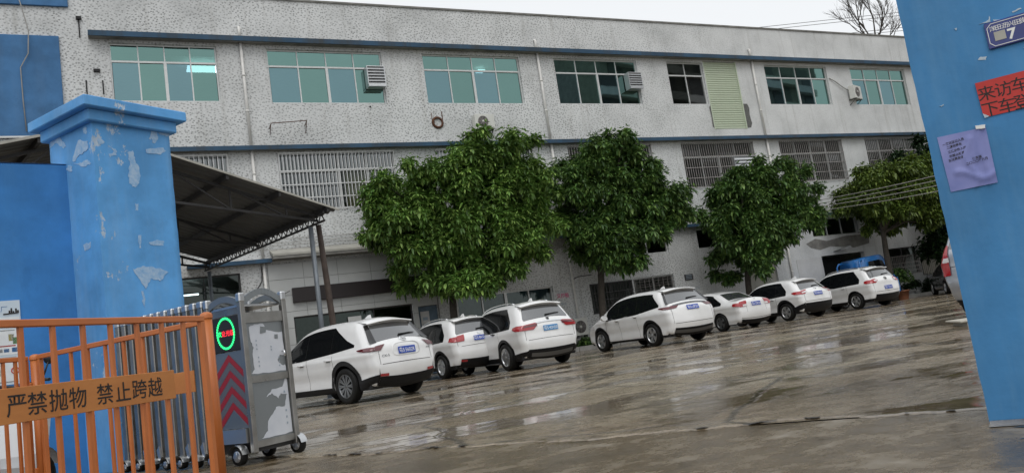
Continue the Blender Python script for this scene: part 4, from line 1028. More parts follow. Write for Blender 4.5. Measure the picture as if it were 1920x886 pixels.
# dark car under the dense tree, mostly behind the pillar
t = NT('car_black'); t.set(col=(.012, .012, .014), rough=.25, coat=1.0)
dk = suv(4.3, 1.78, 1.5, .85, 2.6, paint='car_black', arch=.37, wr=.32, sill=.21, rake=.1, clad=None, bumper_black=.34, lamp=dict(side=([(.03, .86), (.28, .88)], [(.03, .98), (.28, .97)]), rear=(.86, .98, [(.86, .55), (.98, .5)])),
         rear_win=(1.06, 1.34, .62, .5, .56), number='', fin=None, handle_mat='car_black', mirror_mat='car_black', spokes=(5, .05, 0))
p = on_y(1772, 552, 23.6); make_car(dk, 'black car in the shade of the very dark tree, wheel showing past the silver van', (p.x+1.75, p.y-.1, 0), R(48), 'vehicles by the right gate pillar')
# ================================================================== gate pillars and boundary wall
def basis_M(o, ux, uy): return Matrix(((ux.x, uy.x, 0, o.x), (ux.y, uy.y, 0, o.y), (0, 0, 1, o.z), (0, 0, 0, 1)))
def slab_poly(m, M_, x0, x1, y0, y1, z0, z1, b=.012): m.bbox(x0, x1, y0, y1, z0, z1, b, M_)
PC = Vector((-.165, 9.85, 0))                                   # street-and-opening corner of the left pillar
LP = thing('gate_pillar', 'tall blue painted gate pillar with peeling patches and stepped cap, beside the folding gate', 'pillar', PC, math.atan2(GN.y, GN.x))
# local x runs into the yard (GN), local y away from the opening (-GD)
def shaft(w, d, h, nz=46, seed=1):
    """square shaft with slightly uneven faces"""
    rng = random.Random(seed); m = MB(); n = 14
    def ring(z):
        pts = []
        cs = [(0, 0), (w, 0), (w, d), (0, d)]
        for k in range(4):
            a, b = cs[k], cs[(k+1) % 4]
            for i in range(n): f = i/n; pts.append([a[0]+(b[0]-a[0])*f, a[1]+(b[1]-a[1])*f])
        return [(x+rng.uniform(-.0025, .0025), y+rng.uniform(-.0025, .0025), z) for x, y in pts]
    P = [ring(h*i/nz) for i in range(nz+1)]; P = [r+[r[0]] for r in P]; m.grid(P, True); return m
shaft(.98, .93, 3.94).build('shaft', MT['blue_paint'], LP)
c1 = MB(); slab_poly(c1, None, -.07, 1.05, -.07, 1.00, 3.93, 4.07); c1.build('cap_moulding', MT['blue_paint'], LP)
c2 = MB(); slab_poly(c2, None, -.16, 1.14, -.16, 1.09, 4.068, 4.19, .01)
c2.add([(-.15, -.15, 4.189), (1.13, -.15, 4.189), (1.13, 1.08, 4.189), (-.15, 1.08, 4.189), (.49, .47, 4.28)], [(0, 1, 4), (1, 2, 4), (2, 3, 4), (3, 0, 4)]); c2.build('cap_slab', MT['blue_paint'], LP)
# peeled paint: raised flakes and the pale coat below, on the opening side and the street side
t = NT('peeled'); t.set(col=t.ramp(t.noise(14, 5, .7), [(.35, (.20, .38, .62)), (.6, (.36, .50, .66))]), rough=.9); t.bump(t.noise(40, 4), .5, .006)
def flake(parent, poly, face, off=.004, mat='peeled'):
    """irregular patch; poly in (along, z); face 'jamb' (y=0 plane, along x) or 'street' (x=0 plane, along y)"""
    rng = random.Random(len(poly)*7+int(poly[0][1]*100)); pts = []
    n = len(poly)
    for i in range(n):
        a, b = poly[i], poly[(i+1) % n]
        for k in range(4):
            f = k/4; pts.append((a[0]+(b[0]-a[0])*f+rng.uniform(-.012, .012), a[1]+(b[1]-a[1])*f+rng.uniform(-.012, .012)))
    M_ = Matrix.Identity(4) if face == 'jamb' else Matrix(((0, 1, 0, 0), (1, 0, 0, 0), (0, 0, 1, 0), (0, 0, 0, 1)))
    MB().prism(pts, -off, .01, M_).build('peeled_patch', MT[mat], parent)
def jam(px, py): # picture point on the opening side of the left pillar -> (along, z)
    q = on_plane(px, py, GD, PC); v = q-PC; return (v.dot(GN), q.z)
def strt(px, py):
    q = on_plane(px, py, GN, PC); v = q-PC; return (v.dot(-GD), q.z)
for pts in ([(240, 285), (250, 283), (254, 300), (262, 318), (262, 340), (254, 352), (244, 346), (240, 330), (243, 310)], [(248, 505), (268, 498), (300, 502), (316, 510), (300, 525), (285, 522), (272, 540), (260, 520)],
            [(284, 243), (294, 246), (296, 262), (288, 270), (284, 258), (279, 262)], [(272, 280), (305, 278), (310, 284), (300, 290), (276, 288)], [(200, 272), (220, 283), (218, 290), (206, 296), (204, 288), (214, 284)],
            [(290, 240), (318, 246), (318, 256), (300, 252)], [(259, 440), (264, 440), (265, 465), (260, 463)], [(280, 452), (306, 450), (307, 460), (280, 458)], [(252, 382), (260, 382), (260, 396), (254, 394)], [(266, 545), (270, 545), (272, 575), (268, 572)], [(182, 258), (192, 262), (196, 268), (184, 272)]):
    flake(LP, [jam(*q) for q in pts], 'jamb')
for pts in ([(96, 262), (112, 258), (124, 272), (120, 278), (106, 268), (94, 276)], [(146, 262), (164, 266), (166, 280), (150, 290), (140, 304), (136, 300), (142, 280)], [(138, 306), (158, 312), (172, 306), (164, 300), (150, 306)], [(156, 240), (162, 238), (163, 250), (158, 252)], [(116, 470), (134, 466), (134, 480), (122, 482)], [(156, 458), (170, 454), (170, 466), (160, 470)], [(128, 310), (136, 312), (134, 322), (124, 318)]):
    flake(LP, [strt(*q) for q in pts], 'street')
# boundary wall running off to the left of the pillar
wd = Vector((-.97, -.243, 0)).normalized(); wn_ = Vector((wd.y, -wd.x, 0)); w0 = PC-GD*.70-GN*(-.05)
BWL = tag(MB().bbox(0, 7, -.12, .12, -.05, 3.57, .012).build('boundary_wall', MT['blue_wall']), 'lower blue boundary wall joining the pillar with the peeling cap', 'wall')
BWL.matrix_world = basis_M(w0, wd, Vector((-wd.y, wd.x, 0)))
MB().add([(0, -.123, 3.55), (7, -.123, 3.55), (7, -.127, 3.574), (0, -.127, 3.574), (0, .125, 3.576), (7, .125, 3.576)], [(0, 1, 2, 3), (3, 2, 5, 4)]).build('worn_top', MT['peeled'], BWL)
# information poster on that wall
def wall_uv(px, py):
    nn = Vector((-wd.y, wd.x, 0)); s_ = 1 if nn.dot(EYEV-w0) > 0 else -1; p0 = w0+nn*.12*s_; q = on_plane(px, py, nn, p0); return (q-w0).dot(wd), q.z, s_
u1, z1, sgn = wall_uv(36, 562); u2, z2, _ = wall_uv(36, 720)
PO = thing('information_poster', 'pale information poster with coloured drawings on the blue boundary wall', 'poster', w0+wd*(u1)+Vector((-wd.y, wd.x, 0))*.124*sgn)
PO.matrix_world = basis_M(Vector((w0.x, w0.y, 0))+wd*u1+Vector((-wd.y, wd.x, 0))*.124*sgn, wd, Vector((-wd.y, wd.x, 0))*sgn)
pw_ = .62; ph = z1-z2
t = NT('poster_paper'); t.set(col=t.ramp(t.noise(3, 4), [(.3, (.50, .60, .68)), (.7, (.62, .68, .72))]), rough=.5)
MB().box(0, pw_, 0, .012, z2, z1).build('sheet', MT['poster_paper'], PO)
def pbox(a, b, c, d, m_): MB().box(a*pw_, b*pw_, .012, .0145, z2+c*ph, z2+d*ph).build('printed_block', m_, PO)
pg = plain('poster_green', (.12, .28, .10)); py_ = plain('poster_yellow', (.5, .42, .05)); pb = plain('poster_blue', (.05, .16, .36)); prd = plain('poster_red', (.5, .05, .04)); pw2 = plain('poster_white', (.7, .72, .72)); pgy = plain('poster_grey', (.35, .37, .38))
pbox(.02, .9, .70, .80, pw2); pbox(.02, .9, .36, .66, pw2); pbox(.02, .9, .04, .30, pw2)
for a, b, c, d, m_ in ((.05, .14, .48, .56, pg), (.12, .2, .52, .60, py_), (.35, .5, .50, .58, pgy), (.08, .16, .385, .44, pb), (.2, .28, .39, .43, pb), (.1, .5, .455, .47, prd), (.3, .5, .39, .43, pgy), (.35, .6, .12, .2, pgy), (.6, .8, .5, .58, pgy), (.6, .8, .38, .44, py_), (.1, .6, .64, .652, pgy), (.1, .5, .325, .335, pgy), (.1, .7, .04, .05, pgy), (.03, .95, -.012, .012, pb)): pbox(a, b, c, d, m_)
m = MB(); P = [(.13*pw_+.035*math.cos(k*.5236), .0155, z2+ph*.17+.035*math.sin(k*.5236)) for k in range(13)]; m.tube(P, .006, 5, False); m.bar((.13*pw_-.025, .0155, z2+ph*.17-.025), (.13*pw_+.025, .0155, z2+ph*.17+.025), .008); m.build('prohibition_mark', prd, PO)
m = MB()
for i, (x, h_) in enumerate(((.02, .5), (.05, .8), (.09, .4), (.12, .9), (.15, .5))): m.box(x*pw_, x*pw_+.016, .012, .015, z2+ph*.845, z2+ph*(.845+.07*h_))
m.bar((.02, .0145, z2+ph*.85), (.16, .0145, z2+ph*.84), .012); m.build('skyline_print', MT['print_black'], PO)
text('poster_title', '工厂', .07, MT['poster_blue'], PO, frame_M((.30*pw_, .0135, z2+ph*.90), (-1, 0, 0), (0, 0, 1)))

# right-hand gate pillar with its notices
RP = thing('gate_pillar', 'broad blue gate pillar carrying a house number plate and paper notices', 'pillar', PILR, math.atan2(GD.y, GD.x))
m = MB(); P = []
rng = random.Random(5)
m = shaft(1.9, .75, 4.9, 60, 9); m.build('shaft', MT['blue_wall2'] if 'blue_wall2' in MT else painted('blue_wall2', (.058, .215, .435), dirt=(.16, .32, .48), amt=.4), RP)
MB().bbox(-.12, 2.02, -.12, .87, 4.90, 5.1, .012).build('cap_slab', MT['blue_paint'], RP)
# plinth: the strip of bare concrete under the paint
m = MB(); P = []
for i in range(31):
    s_ = -.015+1.95*i/30; P.append([(s_+.02, -.003, .006), (s_+.02, -.06, .0055), (s_+.02, -.17+rng.uniform(-.02, .02), .001)])
m.grid(P); m.build('plinth', MT['broken_concrete'], RP)
# scrapes of old tape and paste
def rface(px, py):
    q = on_plane(px, py, GN, PILR); return ((q-PILR).dot(GD), q.z)
t = NT('paste'); t.set(col=t.ramp(t.noise(30, 4), [(.35, (.30, .42, .52)), (.65, (.50, .56, .60))]), rough=.8)
def rpatch(name, pts, mat, off, parent, rag=.002):
    rng = random.Random(int(pts[0][0]*10)); v = []
    q = [rface(*p) for p in pts]
    for i in range(len(q)):
        a, b = q[i], q[(i+1) % len(q)]
        for k in range(3): f = k/3; v.append((a[0]+(b[0]-a[0])*f+rng.uniform(-rag, rag), a[1]+(b[1]-a[1])*f+rng.uniform(-rag, rag)))
    return MB().prism(v, -off, .002).build(name, mat, parent)
for pts in ([(1836, 46), (1853, 38), (1856, 31), (1857, 42)], [(1833, 113), (1838, 107), (1850, 106), (1848, 112)], [(1898, 22), (1914, 15), (1915, 17), (1899, 24)], [(1790, 54), (1794, 53), (1793, 57)], [(1862, 38), (1888, 35), (1876, 40), (1863, 41)], [(1918, 90), (1926, 88), (1924, 93)], [(1762, 199), (1770, 196), (1766, 201)]):
    rpatch('tape_scrap', pts, MT['paste'], .0035, RP)
# house number plate
NP = thing('house_number_plate', 'dark blue enamel house number plate with white border on the right pillar', 'sign', PILR, math.atan2(GD.y, GD.x))
t = NT('plate_enamel'); t.set(col=t.ramp(t.noise(8, 4), [(.3, (.012, .022, .15)), (.7, (.02, .035, .20))]), rough=.3, coat=.4)
a = rface(1844, 47); b = rface(1855, 95); c = rface(1918, 27)
u = (a[0]+b[0])/2; zt, zb = a[1], b[1]; wP = 2*(rface(1898, 64)[0]-u)
MB().bbox(u, u+wP, -.016, -.004, zb, zt, .004).build('plate', MT['plate_enamel'], NP)
bd = MB(); i1 = .009; ww = .003
for (x0, x1, z0, z1_) in ((u+i1+.02, u+wP-i1-.02, zt-i1-ww, zt-i1), (u+i1+.02, u+wP-i1-.02, zb+i1, zb+i1+ww), (u+i1, u+i1+ww, zb+i1+.02, zt-i1-.02), (u+wP-i1-ww, u+wP-i1, zb+i1+.02, zt-i1-.02)): bd.box(x0, x1, -.0175, -.0162, z0, z1_)
for sx_, sz in ((0, 0), (1, 0), (0, 1), (1, 1)):
    xx = u+i1+ww/2 if not sx_ else u+wP-i1-ww/2; zz = zb+i1+ww/2 if not sz else zt-i1-ww/2; dx = .02 if not sx_ else -.02; dz = .02 if not sz else -.02
    bd.bar((xx, -.0168, zz+dz), (xx+dx, -.0168, zz), ww, .0012, (0, 1, 0))
bd.build('border', MT['print_white'], NP)
hP = zt-zb
for ch, px, py in (('洋', 1860.5, 54), ('田', 1871, 51), ('沥', 1883.6, 47.4), ('兴', 1895, 44), ('田', 1907, 41), ('街', 1918, 37)):
    fx, fz = rface(px, py); text('street_name', ch, .031, MT['print_white'], NP, frame_M((fx, -.0172, fz-.006), (1, 0, 0), (0, 0, 1)), .004, 1.0)
text('house_number', '7', .074, MT['print_white'], NP, frame_M((rface(1898, 64)[0], -.0172, rface(1898, 64)[1]), (1, 0, 0), (0, 0, 1)), .03, 1.0)
MB().box(u+.035, u+.085, -.018, -.0165, zb+.035, zb+.082).build('worn_sticker', MT['roof_eave'], NP)
# red notice
t = NT('red_paper'); t.set(col=t.ramp(t.noise(4, 4), [(.3, (.42, .025, .02)), (.7, (.55, .04, .03))]), rough=.6); t.bump(t.noise(9, 3), .3, .006)
a = rface(1828, 157); b = rface(1843, 217); a2 = rface(1853, 226); c = rface(1918, 134)
RN = thing('red_notice', 'red paper notice with black characters on the right gate pillar', 'notice', PILR, math.atan2(GD.y, GD.x))
x0 = a[0]; zt, zb = a[1], b[1]-.012; wR = .37
MB().prism([(x0, zt), (x0+.004, zb+.022), (x0+.03, zb), (x0+wR, zb), (x0+wR, zt)], -.0065, -.0035).build('paper', MT['red_paper'], RN)
MB().prism([(x0+.004, zb+.022), (x0+.03, zb), (x0+.008, zb-.004)], -.009, -.007).build('curled_corner', MT['paste'], RN)
hR = zt-zb
for j, s_ in enumerate(('来访车', '下车登')):
    for k, ch in enumerate(s_):
        fx, fz = rface(*(((1849.5, 175), (1881, 167), (1912, 158)), ((1857.5, 205), (1888, 197), (1917, 190)))[j][k]); text('character', ch, .082, MT['print_black'], RN, frame_M((fx, -.0072, fz), (1, 0, 0), (0, 0, 1)), .004, 1.0)
# mauve typed notice, cockled by the rain
t = NT('mauve_paper'); t.set(col=t.ramp(t.noise(6, 4), [(.3, (.17, .20, .45)), (.7, (.25, .27, .54))]), rough=.65)
MN = thing('mauve_notice', 'wet mauve paper notice with small typed lines pasted low on the right pillar', 'notice', PILR, math.atan2(GD.y, GD.x))
q = [rface(*p) for p in ((1757, 258), (1848, 238), (1871, 342), (1783, 360))]; P = []
rng = random.Random(11)
def wr_(i, j):
    x, z = i/20, j/24
    return .004+.009*max(0, math.exp(-((z-.22-.10*math.sin(x*6))/.05)**2))*(x > .15)+.008*math.exp(-((x-.55-.08*math.sin(z*9))/.05)**2)*(z < .9)+.006*math.exp(-((x-.82-.05*math.sin(z*7))/.04)**2)+rng.uniform(0, .0012)
for i in range(21):
    row = []
    for j in range(25):
        f, g = i/20, 1-j/24; top = [q[0][k]*(1-f)+q[1][k]*f for k in (0, 1)]; bot = [q[3][k]*(1-f)+q[2][k]*f for k in (0, 1)]
        row.append((top[0]*(1-g)+bot[0]*g, -wr_(i, j), top[1]*(1-g)+bot[1]*g))
    P.append(row)
m = MB().grid(P, True); m.build('paper', MT['mauve_paper'], MN)
def mn(f, g): top = [q[0][k]*(1-f)+q[1][k]*f for k in (0, 1)]; bot = [q[3][k]*(1-f)+q[2][k]*f for k in (0, 1)]; return [top[k]*(1-g)+bot[k]*g for k in (0, 1)]
for k, (f, g, s_) in enumerate(((.30, .14, '一来访登记人员'), (.30, .21, '二请勿停车'), (.34, .29, '三凭证件入内'), (.32, .37, '四禁止吸烟'), (.28, .44, '五注意安全'), (.70, .50, '保安室'), (.68, .56, '二〇二〇年六月'))):
    x, z = mn(f, g); text('typed_line', s_, .0155, MT['print_black'], MN, frame_M((x, -.0085-.004*(k in (5, 6)), z), (1, 0, .10), (-.10, 0, 1)), .02, .95)
rpatch('tape', [(1829, 236), (1848, 234), (1847, 241), (1830, 243)], MT['print_white'], .016, MN)

# ================================================================== folding gate
t = NT('stainless'); t.set(col=t.ramp(t.noise(5, 4), [(.3, (.24, .235, .22)), (.7, (.36, .355, .34))]), metal=.85, rough=t.ramp(t.noise(3, 4), [(.3, .24), (.7, .42)]))
t = NT('peel_film'); t.set(col=t.ramp(t.noise(4, 3), [(.3, (.50, .53, .58)), (.7, (.60, .62, .66))]), rough=.4)
t = NT('brushed_panel'); t.set(col=(.26, .28, .29), metal=.8, rough=.38)
emit('led_green', (.03, 1.0, .25), 1.6); emit('led_red', (1, .03, .05), 1.6)
t = NT('red_vinyl'); t.set(col=(.27, .016, .024), rough=.4)
t = NT('grey_vinyl'); t.set(col=(.10, .105, .125), rough=.4)
FG = thing('folding_gate', 'stainless folding gate with lit display panel and red chevrons on its head', 'gate')
FG.matrix_world = basis_M(GATE0, -GD, GN)      # x back towards the left pillar, y into the yard
HW, HD = .50, .50                              # head length and width
def gpost(parent, x, y, h, w=.055, name='post'):
    m = MB().bbox(x-w/2, x+w/2, y-w/2, y+w/2, .10, h-.09, .006).build(name, MT['stainless'], parent)
    c = MB().bbox(x-w/2-.006, x+w/2+.006, y-w/2-.006, y+w/2+.006, h-.10, h-.01, .012); c.build('post_cap', MT['rim'], m)
    return m
for x in (0, HW):
    for y in (0, HD): gpost(FG, x, y, 1.60)
def arch(parent, p0, p1, z, rise, name='arch', r=.03):
    p0 = Vector(p0); p1 = Vector(p1); pts = []
    for k in range(13):
        f = k/12; p = p0.lerp(p1, f); pts.append((p.x, p.y, z+rise*math.sin(math.pi*f)))
    m = MB(); up = Vector((0, 0, 1))
    for a, b in zip(pts[:-1], pts[1:]): m.bar(a, b, r, .06)
    return m.build(name, MT['brushed_panel'], parent)
for x in (0, HW): arch(FG, (x, .02, 0), (x, HD-.02, 0), 1.50, .10)
for y in (0, HD): arch(FG, (.02, y, 0), (HW-.02, y, 0), 1.50, .06)
# front door panel with its half-peeled film: upper and lower leaf
for za, zb in ((1.30, 1.40), (.735, .80), (.14, .20)): MB().box(-.014, .006, .03, HD-.03, za, zb).build('cross_rail', MT['stainless'], FG)
up_ = MB().box(.004, .012, .03, HD-.03, .80, 1.30).build('upper_panel', MT['brushed_panel'], FG)
lo_ = MB().box(.004, .012, .03, HD-.03, .20, .735).build('lower_panel', MT['brushed_panel'], FG)
def film(parent, poly):
    pts = []; rng = random.Random(len(poly)); n = len(poly)
    for i in range(n):
        a, b = poly[i], poly[(i+1) % n]
        for k in range(3): f = k/3; pts.append((a[0]+(b[0]-a[0])*f+rng.uniform(-.006, .006), a[1]+(b[1]-a[1])*f+rng.uniform(-.006, .006)))
    MB().prism(pts, .0, .003, Matrix(((0, 1, 0, .0008), (1, 0, 0, 0), (0, 0, 1, 0), (0, 0, 0, 1)))).build('protective_film', MT['peel_film'], parent)
film(up_, [(.05, .82), (.09, .86), (.08, 1.0), (.10, 1.06), (.08, 1.12), (.07, 1.26), (.14, 1.285), (.24, 1.29), (.27, 1.22), (.35, 1.20), (.46, 1.19), (.465, .95), (.40, .97), (.37, .92), (.41, .87), (.46, .865), (.462, .815), (.25, .81)])
film(lo_, [(.43, .73), (.46, .73), (.465, .22), (.33, .21), (.10, .21), (.13, .24), (.17, .27), (.18, .36), (.25, .42), (.30, .48), (.40, .47), (.42, .52), (.44, .58), (.37, .60), (.33, .56), (.26, .61), (.20, .585), (.27, .65), (.40, .655)])
for poly in ([(.19, 1.19), (.26, 1.20), (.27, 1.25), (.20, 1.26)], [(.36, 1.13), (.40, 1.13), (.40, 1.17), (.36, 1.17)]):
    MB().prism(poly, -.0042, -.0031, Matrix(((0, 1, 0, .0008), (1, 0, 0, 0), (0, 0, 1, 0), (0, 0, 0, 1)))).build('bare_spot', MT['brushed_panel'], up_)
m = MB()
for y, z in ((.13, 1.12), (.13, 1.08), (.13, 1.04), (.14, .96), (.14, .92), (.14, .88), (.30, 1.05), (.30, 1.02), (.38, .94), (.38, .90), (.38, .86)): m.box(-.0042, -.0030, y, y+.012, z, z+.014)
m.build('film_print', MT['print_faint'], up_)
m = MB()
for z in (.60, .42, .36, .30): m.box(-.0042, -.0030, .40, .416, z, z+.02)
m.build('film_print', MT['print_faint'], lo_)
MB().tube([(-.01, .43, 1.0), (-.04, .43, 1.0), (-.04, .43, .95)], .008, 6).build('handle', MT['chrome'], up_)
# street side: display, chevron board, tray
MB().box(.03, HW-.03, -.006, .004, 1.40, 1.46).build('header_plate', MT['stainless'], FG)
MB().box(.05, HW-.05, .0, HD, 1.465, 1.485).build('top_tray', MT['rim'], FG)
ds = MB().bbox(.035, HW-.035, -.02, .004, 1.06, 1.395, .005).build('display_panel', MT['black'], FG)
cx_, cz_, rr = HW*.46, 1.235, .128
m = MB()
for k in range(36):
    a = 2*math.pi*k/36; M_ = Matrix.Translation((cx_+rr*math.cos(a)*.98, -.0215, cz_+rr*1.12*math.sin(a))); m.box(-.010, .010, -.002, .001, -.010, .010, M_)
m.build('green_light_ring', MT['led_green'], ds)
for k, (ch, mt) in enumerate(zip('欢迎光临', ('led_green', 'led_red', 'led_red', 'led_red'))): text('display_character', ch, .058, MT[mt], ds, frame_M((cx_+.088-.059*k, -.0225, cz_), (-1, 0, 0), (0, 0, 1)), .012)
cb = MB().box(.035, HW-.035, -.010, .004, .335, 1.055).build('chevron_board', MT['brushed_panel'], FG)
def chev(z, h, mat, half, off):
    P = [(cx_-half, z), (cx_, z+.17), (cx_+half, z), (cx_+half, z+h), (cx_, z+.17+h), (cx_-half, z+h)]
    MB().add([(x, off, q) for x, q in P], [(0, 1, 4, 5), (1, 2, 3, 4)]).build('chevron', MT[mat], cb)
for k in range(4):
    z = .345+.15*k; chev(z, .068, 'red_vinyl', .20, -.0125)
    if k < 3: chev(z+.070, .078, 'grey_vinyl', .20, -.0125)
MB().box(.04, HW-.04, -.05, .0, .20, .33).build('lower_tray', MT['rim'], FG)
MB().box(.02, HW-.02, .02, HD-.02, .10, .20).build('chassis', MT['dark_steel'], FG)
def caster(parent, x, y, r=.085, name='wheel'):
    M_ = Matrix.Translation((x, y, r)) @ Matrix.Rotation(R(90), 4, 'X')
    w = MB().lathe([(r*.6, -.03), (r*.95, -.03), (r, -.015), (r, .015), (r*.95, .03), (r*.6, .03), (0, .025)], 22, M_).build(name, MT['tyre'], parent)
    h = MB().lathe([(r*.62, .031), (r*.5, .036), (0, .036)], 14, M_)
    for k in range(5):
        a = k*1.2566; h.bar((x, y-.038, r), (x+r*.55*math.cos(a), y-.034, r+r*.55*math.sin(a)), .02, .01, (0, 1, 0))
    h.build('hub', MT['rim'], w)
    f = MB(); P = []
    for k in range(9):
        a = math.pi*(.05+.9*k/8); P.append([(x+(r+.02)*math.cos(a), y-.05, r+(r+.02)*math.sin(a)), (x+(r+.02)*math.cos(a), y+.03, r+(r+.02)*math.sin(a))])
    f.grid(P); f.build('mudguard', MT['rim'], w)
for x, y in ((.16, -.05), (.36, .45), (.02, HD+.03)): caster(FG, x, y)
# the folded leaves behind the head
NLV = 13
def leaf(x, h, k):
    L_ = MB().bbox(x-.036, x+.036, -.022, .022, .12, h-.06, .008).bbox(x-.036, x+.036, HD-.022, HD+.022, .12, h-.06, .006).box(x-.012, x+.012, .022, HD-.022, .16, .20).box(x-.012, x+.012, .022, HD-.022, h-.2, h-.17).build('gate_leaf', MT['stainless'], FG)
    for y in (0, HD): MB().bbox(x-.042, x+.042, y-.028, y+.028, h-.075, h-.005, .012).build('leaf_cap', MT['rim'], L_)
    a = MB(); pts = [(x, .02+(HD-.04)*q/10, h-.10+.09*math.sin(math.pi*q/10)) for q in range(11)]
    for p, q in zip(pts[:-1], pts[1:]): a.bar(p, q, .025, .045)
    a.build('leaf_arch', MT['brushed_panel'], L_)
    if k % 2 == 0: caster(L_, x, -.02, .055, 'roller')
    else: MB().prism([(x-.02, .10), (x+.02, .10), (x+.045, .20), (x+.0, .24)], -.03, .02).build('foot_plate', MT['rim'], L_)
for k in range(NLV): leaf(HW+.10+k*.121, 1.60, k)
m = MB()
for k in range(NLV-1):
    x = HW+.10+k*.121
    for z in (.4, .7, 1.0, 1.25): m.bar((x+.02, HD*.5, z), (x+.10, HD*.5, z+.10), .012, .01); m.bar((x+.02, HD*.5, z+.10), (x+.10, HD*.5, z), .012, .01)
m.build('scissor_links', MT['dark_steel'], FG)['kind'] = 'stuff'

# ================================================================== orange barriers
t = NT('orange_paint'); t.set(col=t.ramp(t.noise(3, 5), [(.3, (.42, .115, .026)), (.7, (.52, .16, .038))]), rough=.4); t.bump(t.noise(60, 2), .1, .002)
t = NT('orange_plate'); t.set(col=t.ramp(t.noise(2, 5, .7, t.mapped((1, 1, 3))), [(.3, (.42, .15, .034)), (.7, (.53, .21, .052))]), rough=.5)
FH = 1.2
def barrier(label, a, b, bars, plate=None, posts=(), words=None, sc=.10, mid=True):
    a = Vector((a.x, a.y, 0)); b = Vector((b.x, b.y, 0)); d = (b-a); L_ = d.length; d.normalize(); n = Vector((-d.y, d.x, 0))
    if n.dot(EYEV-a) > 0: n = -n            # y points away from the viewer's side
    o = thing('safety_barrier', label, 'barrier', a, 0, 'orange steel safety barriers'); o.matrix_world = basis_M(a, d, n)
    MB().bbox(0, L_, -.018, .018, FH-.036, FH, .004).build('top_rail', MT['orange_paint'], o)
    MB().bbox(0, L_, -.018, .018, .12, .156, .004).build('bottom_rail', MT['orange_paint'], o)
    for x in bars:
        MB().bbox(x-.0125, x+.0125, -.011, .011, .15, FH-.034, .003).build('bar', MT['orange_paint'], o)
    for x in (.018, L_-.018): MB().bbox(x-.018, x+.018, -.0175, .0175, .157, FH-.037, .003).build('end_upright', MT['orange_paint'], o)
    for x, h in posts:
        p = MB().tube([(x, .0, 0), (x, .0, h-.03)], .036, 16); p = p.build('post', MT['orange_paint'], o)
        MB().lathe([(.041, h-.035), (.041, h-.012), (.034, h), (.015, h+.008), (0, h+.009)], 16, Matrix.Translation((x, 0, 0))).build('post_cap', MT['orange_paint'], p)
        for z in (.95, .3): MB().bbox(x-.012, x+.012, -.055, -.03, z-.04, z+.04, .004).build('hook', MT['orange_paint'], p)
        MB().lathe([(.10, 0), (.10, .012), (.04, .014)], 16, Matrix.Translation((x, 0, 0))).build('foot', MT['orange_paint'], p)
    if plate:
        x0, x1, z0, z1_ = plate
        pl = MB().bbox(x0, x1, -.021, -.012, z0, z1_, .002).build('warning_plate', MT['orange_plate'], o)
        if words:
            for ch, cx_ in words: text('warning_character', ch, sc, MT['print_black'], pl, frame_M((cx_, -.0225, (z0+z1_)/2-.002), (1, 0, 0), (0, 0, 1)), .006)
    return o, a, d, L_
fa = on_z(-60, 601, FH); fb = on_z(379, 591.5, FH)
d = (fb-fa); d.z = 0; Lf = d.length; d.normalize()
s_of = lambda px, py, z: (on_z(px, py, z)-fa).dot(d)
bars = [s_of(x, 600-x*.02, FH) for x in (-25, 34, 94, 150, 201, 250, 296, 336)]
nrm = Vector((-d.y, d.x, 0))
def s_pl(px, py): return (on_plane(px, py, nrm, Vector((fa.x, fa.y, 0)))-fa).dot(d)
words = [(ch, s_pl(px, py)) for ch, px, py in (('严', 26, 783), ('禁', 65, 777), ('抛', 105, 770), ('物', 141, 763), ('禁', 192, 753), ('止', 226, 748), ('跨', 257, 742), ('越', 286, 736))]
barrier('orange barrier with black lettered warning plate leading towards the gate head', fa, fb, bars, (.0, s_pl(325, 740), .722, .885), (), words, .112)
sa = on_z(72, 664, FH); sb = on_z(381, 598, FH); d2 = sb-sa; d2.z = 0; L2 = d2.length
barrier('orange barrier with blank plate set between two round capped posts', sa, sb, [L2*k/9 for k in range(1, 9)], (L2*.55, L2-.12, .74, .88), ((-.05, 1.20), (L2+.03, 1.235)))
ta = on_z(-70, 676, FH); tb = on_z(50, 668, FH); d3 = tb-ta; d3.z = 0
barrier('short orange barrier standing in front of the information poster', ta, tb, [d3.length*k/5 for k in range(1, 5)])

# ================================================================== electric scooter behind the barriers
SC = thing('electric_scooter', 'white electric scooter parked behind the orange barriers', 'scooter', (-1.02, 7.75, 0), R(62))
t = NT('scooter_white'); t.set(col=(.62, .63, .64), rough=.3, coat=.7)
def swheel(x):
    M_ = Matrix.Translation((x, 0, .21)) @ Matrix.Rotation(R(90), 4, 'X')
    w = MB().lathe([(.14, -.045), (.19, -.045), (.21, -.02), (.21, .02), (.19, .045), (.14, .045), (.13, 0)], 24, M_).build('wheel', MT['tyre'], SC)
    h = MB().lathe([(.14, -.03), (.14, .03), (.12, .03)], 20, M_)
    for k in range(6):
        a = k*1.047; h.bar((x, 0, .21), (x+.13*math.cos(a), 0, .21+.13*math.sin(a)), .02)
    h.build('rim', MT['rim'], w)
swheel(.55); swheel(-.60)
P = []
for k in range(11):
    a = R(15+150*k/10); P.append([(.55+.25*math.cos(a), -.07, .21+.25*math.sin(a)), (.55+.26*math.cos(a), 0, .22+.26*math.sin(a)), (.55+.25*math.cos(a), .07, .21+.25*math.sin(a))])
MB().grid(P).build('mudguard', MT['scooter_white'], SC)
MB().tube([(.55, .06, .21), (.50, .06, .45), (.42, .0, .60), (.36, 0, .98)], .022, 8).tube([(.55, -.06, .21), (.50, -.06, .45), (.42, 0, .60)], .022, 8).build('fork', MT['rim_dark'], SC)
MB().tube([(.30, -.32, 1.02), (.35, -.22, 1.03), (.36, 0, .99), (.35, .22, 1.03), (.30, .32, 1.02)], .014, 8).build('handlebar', MT['black'], SC)
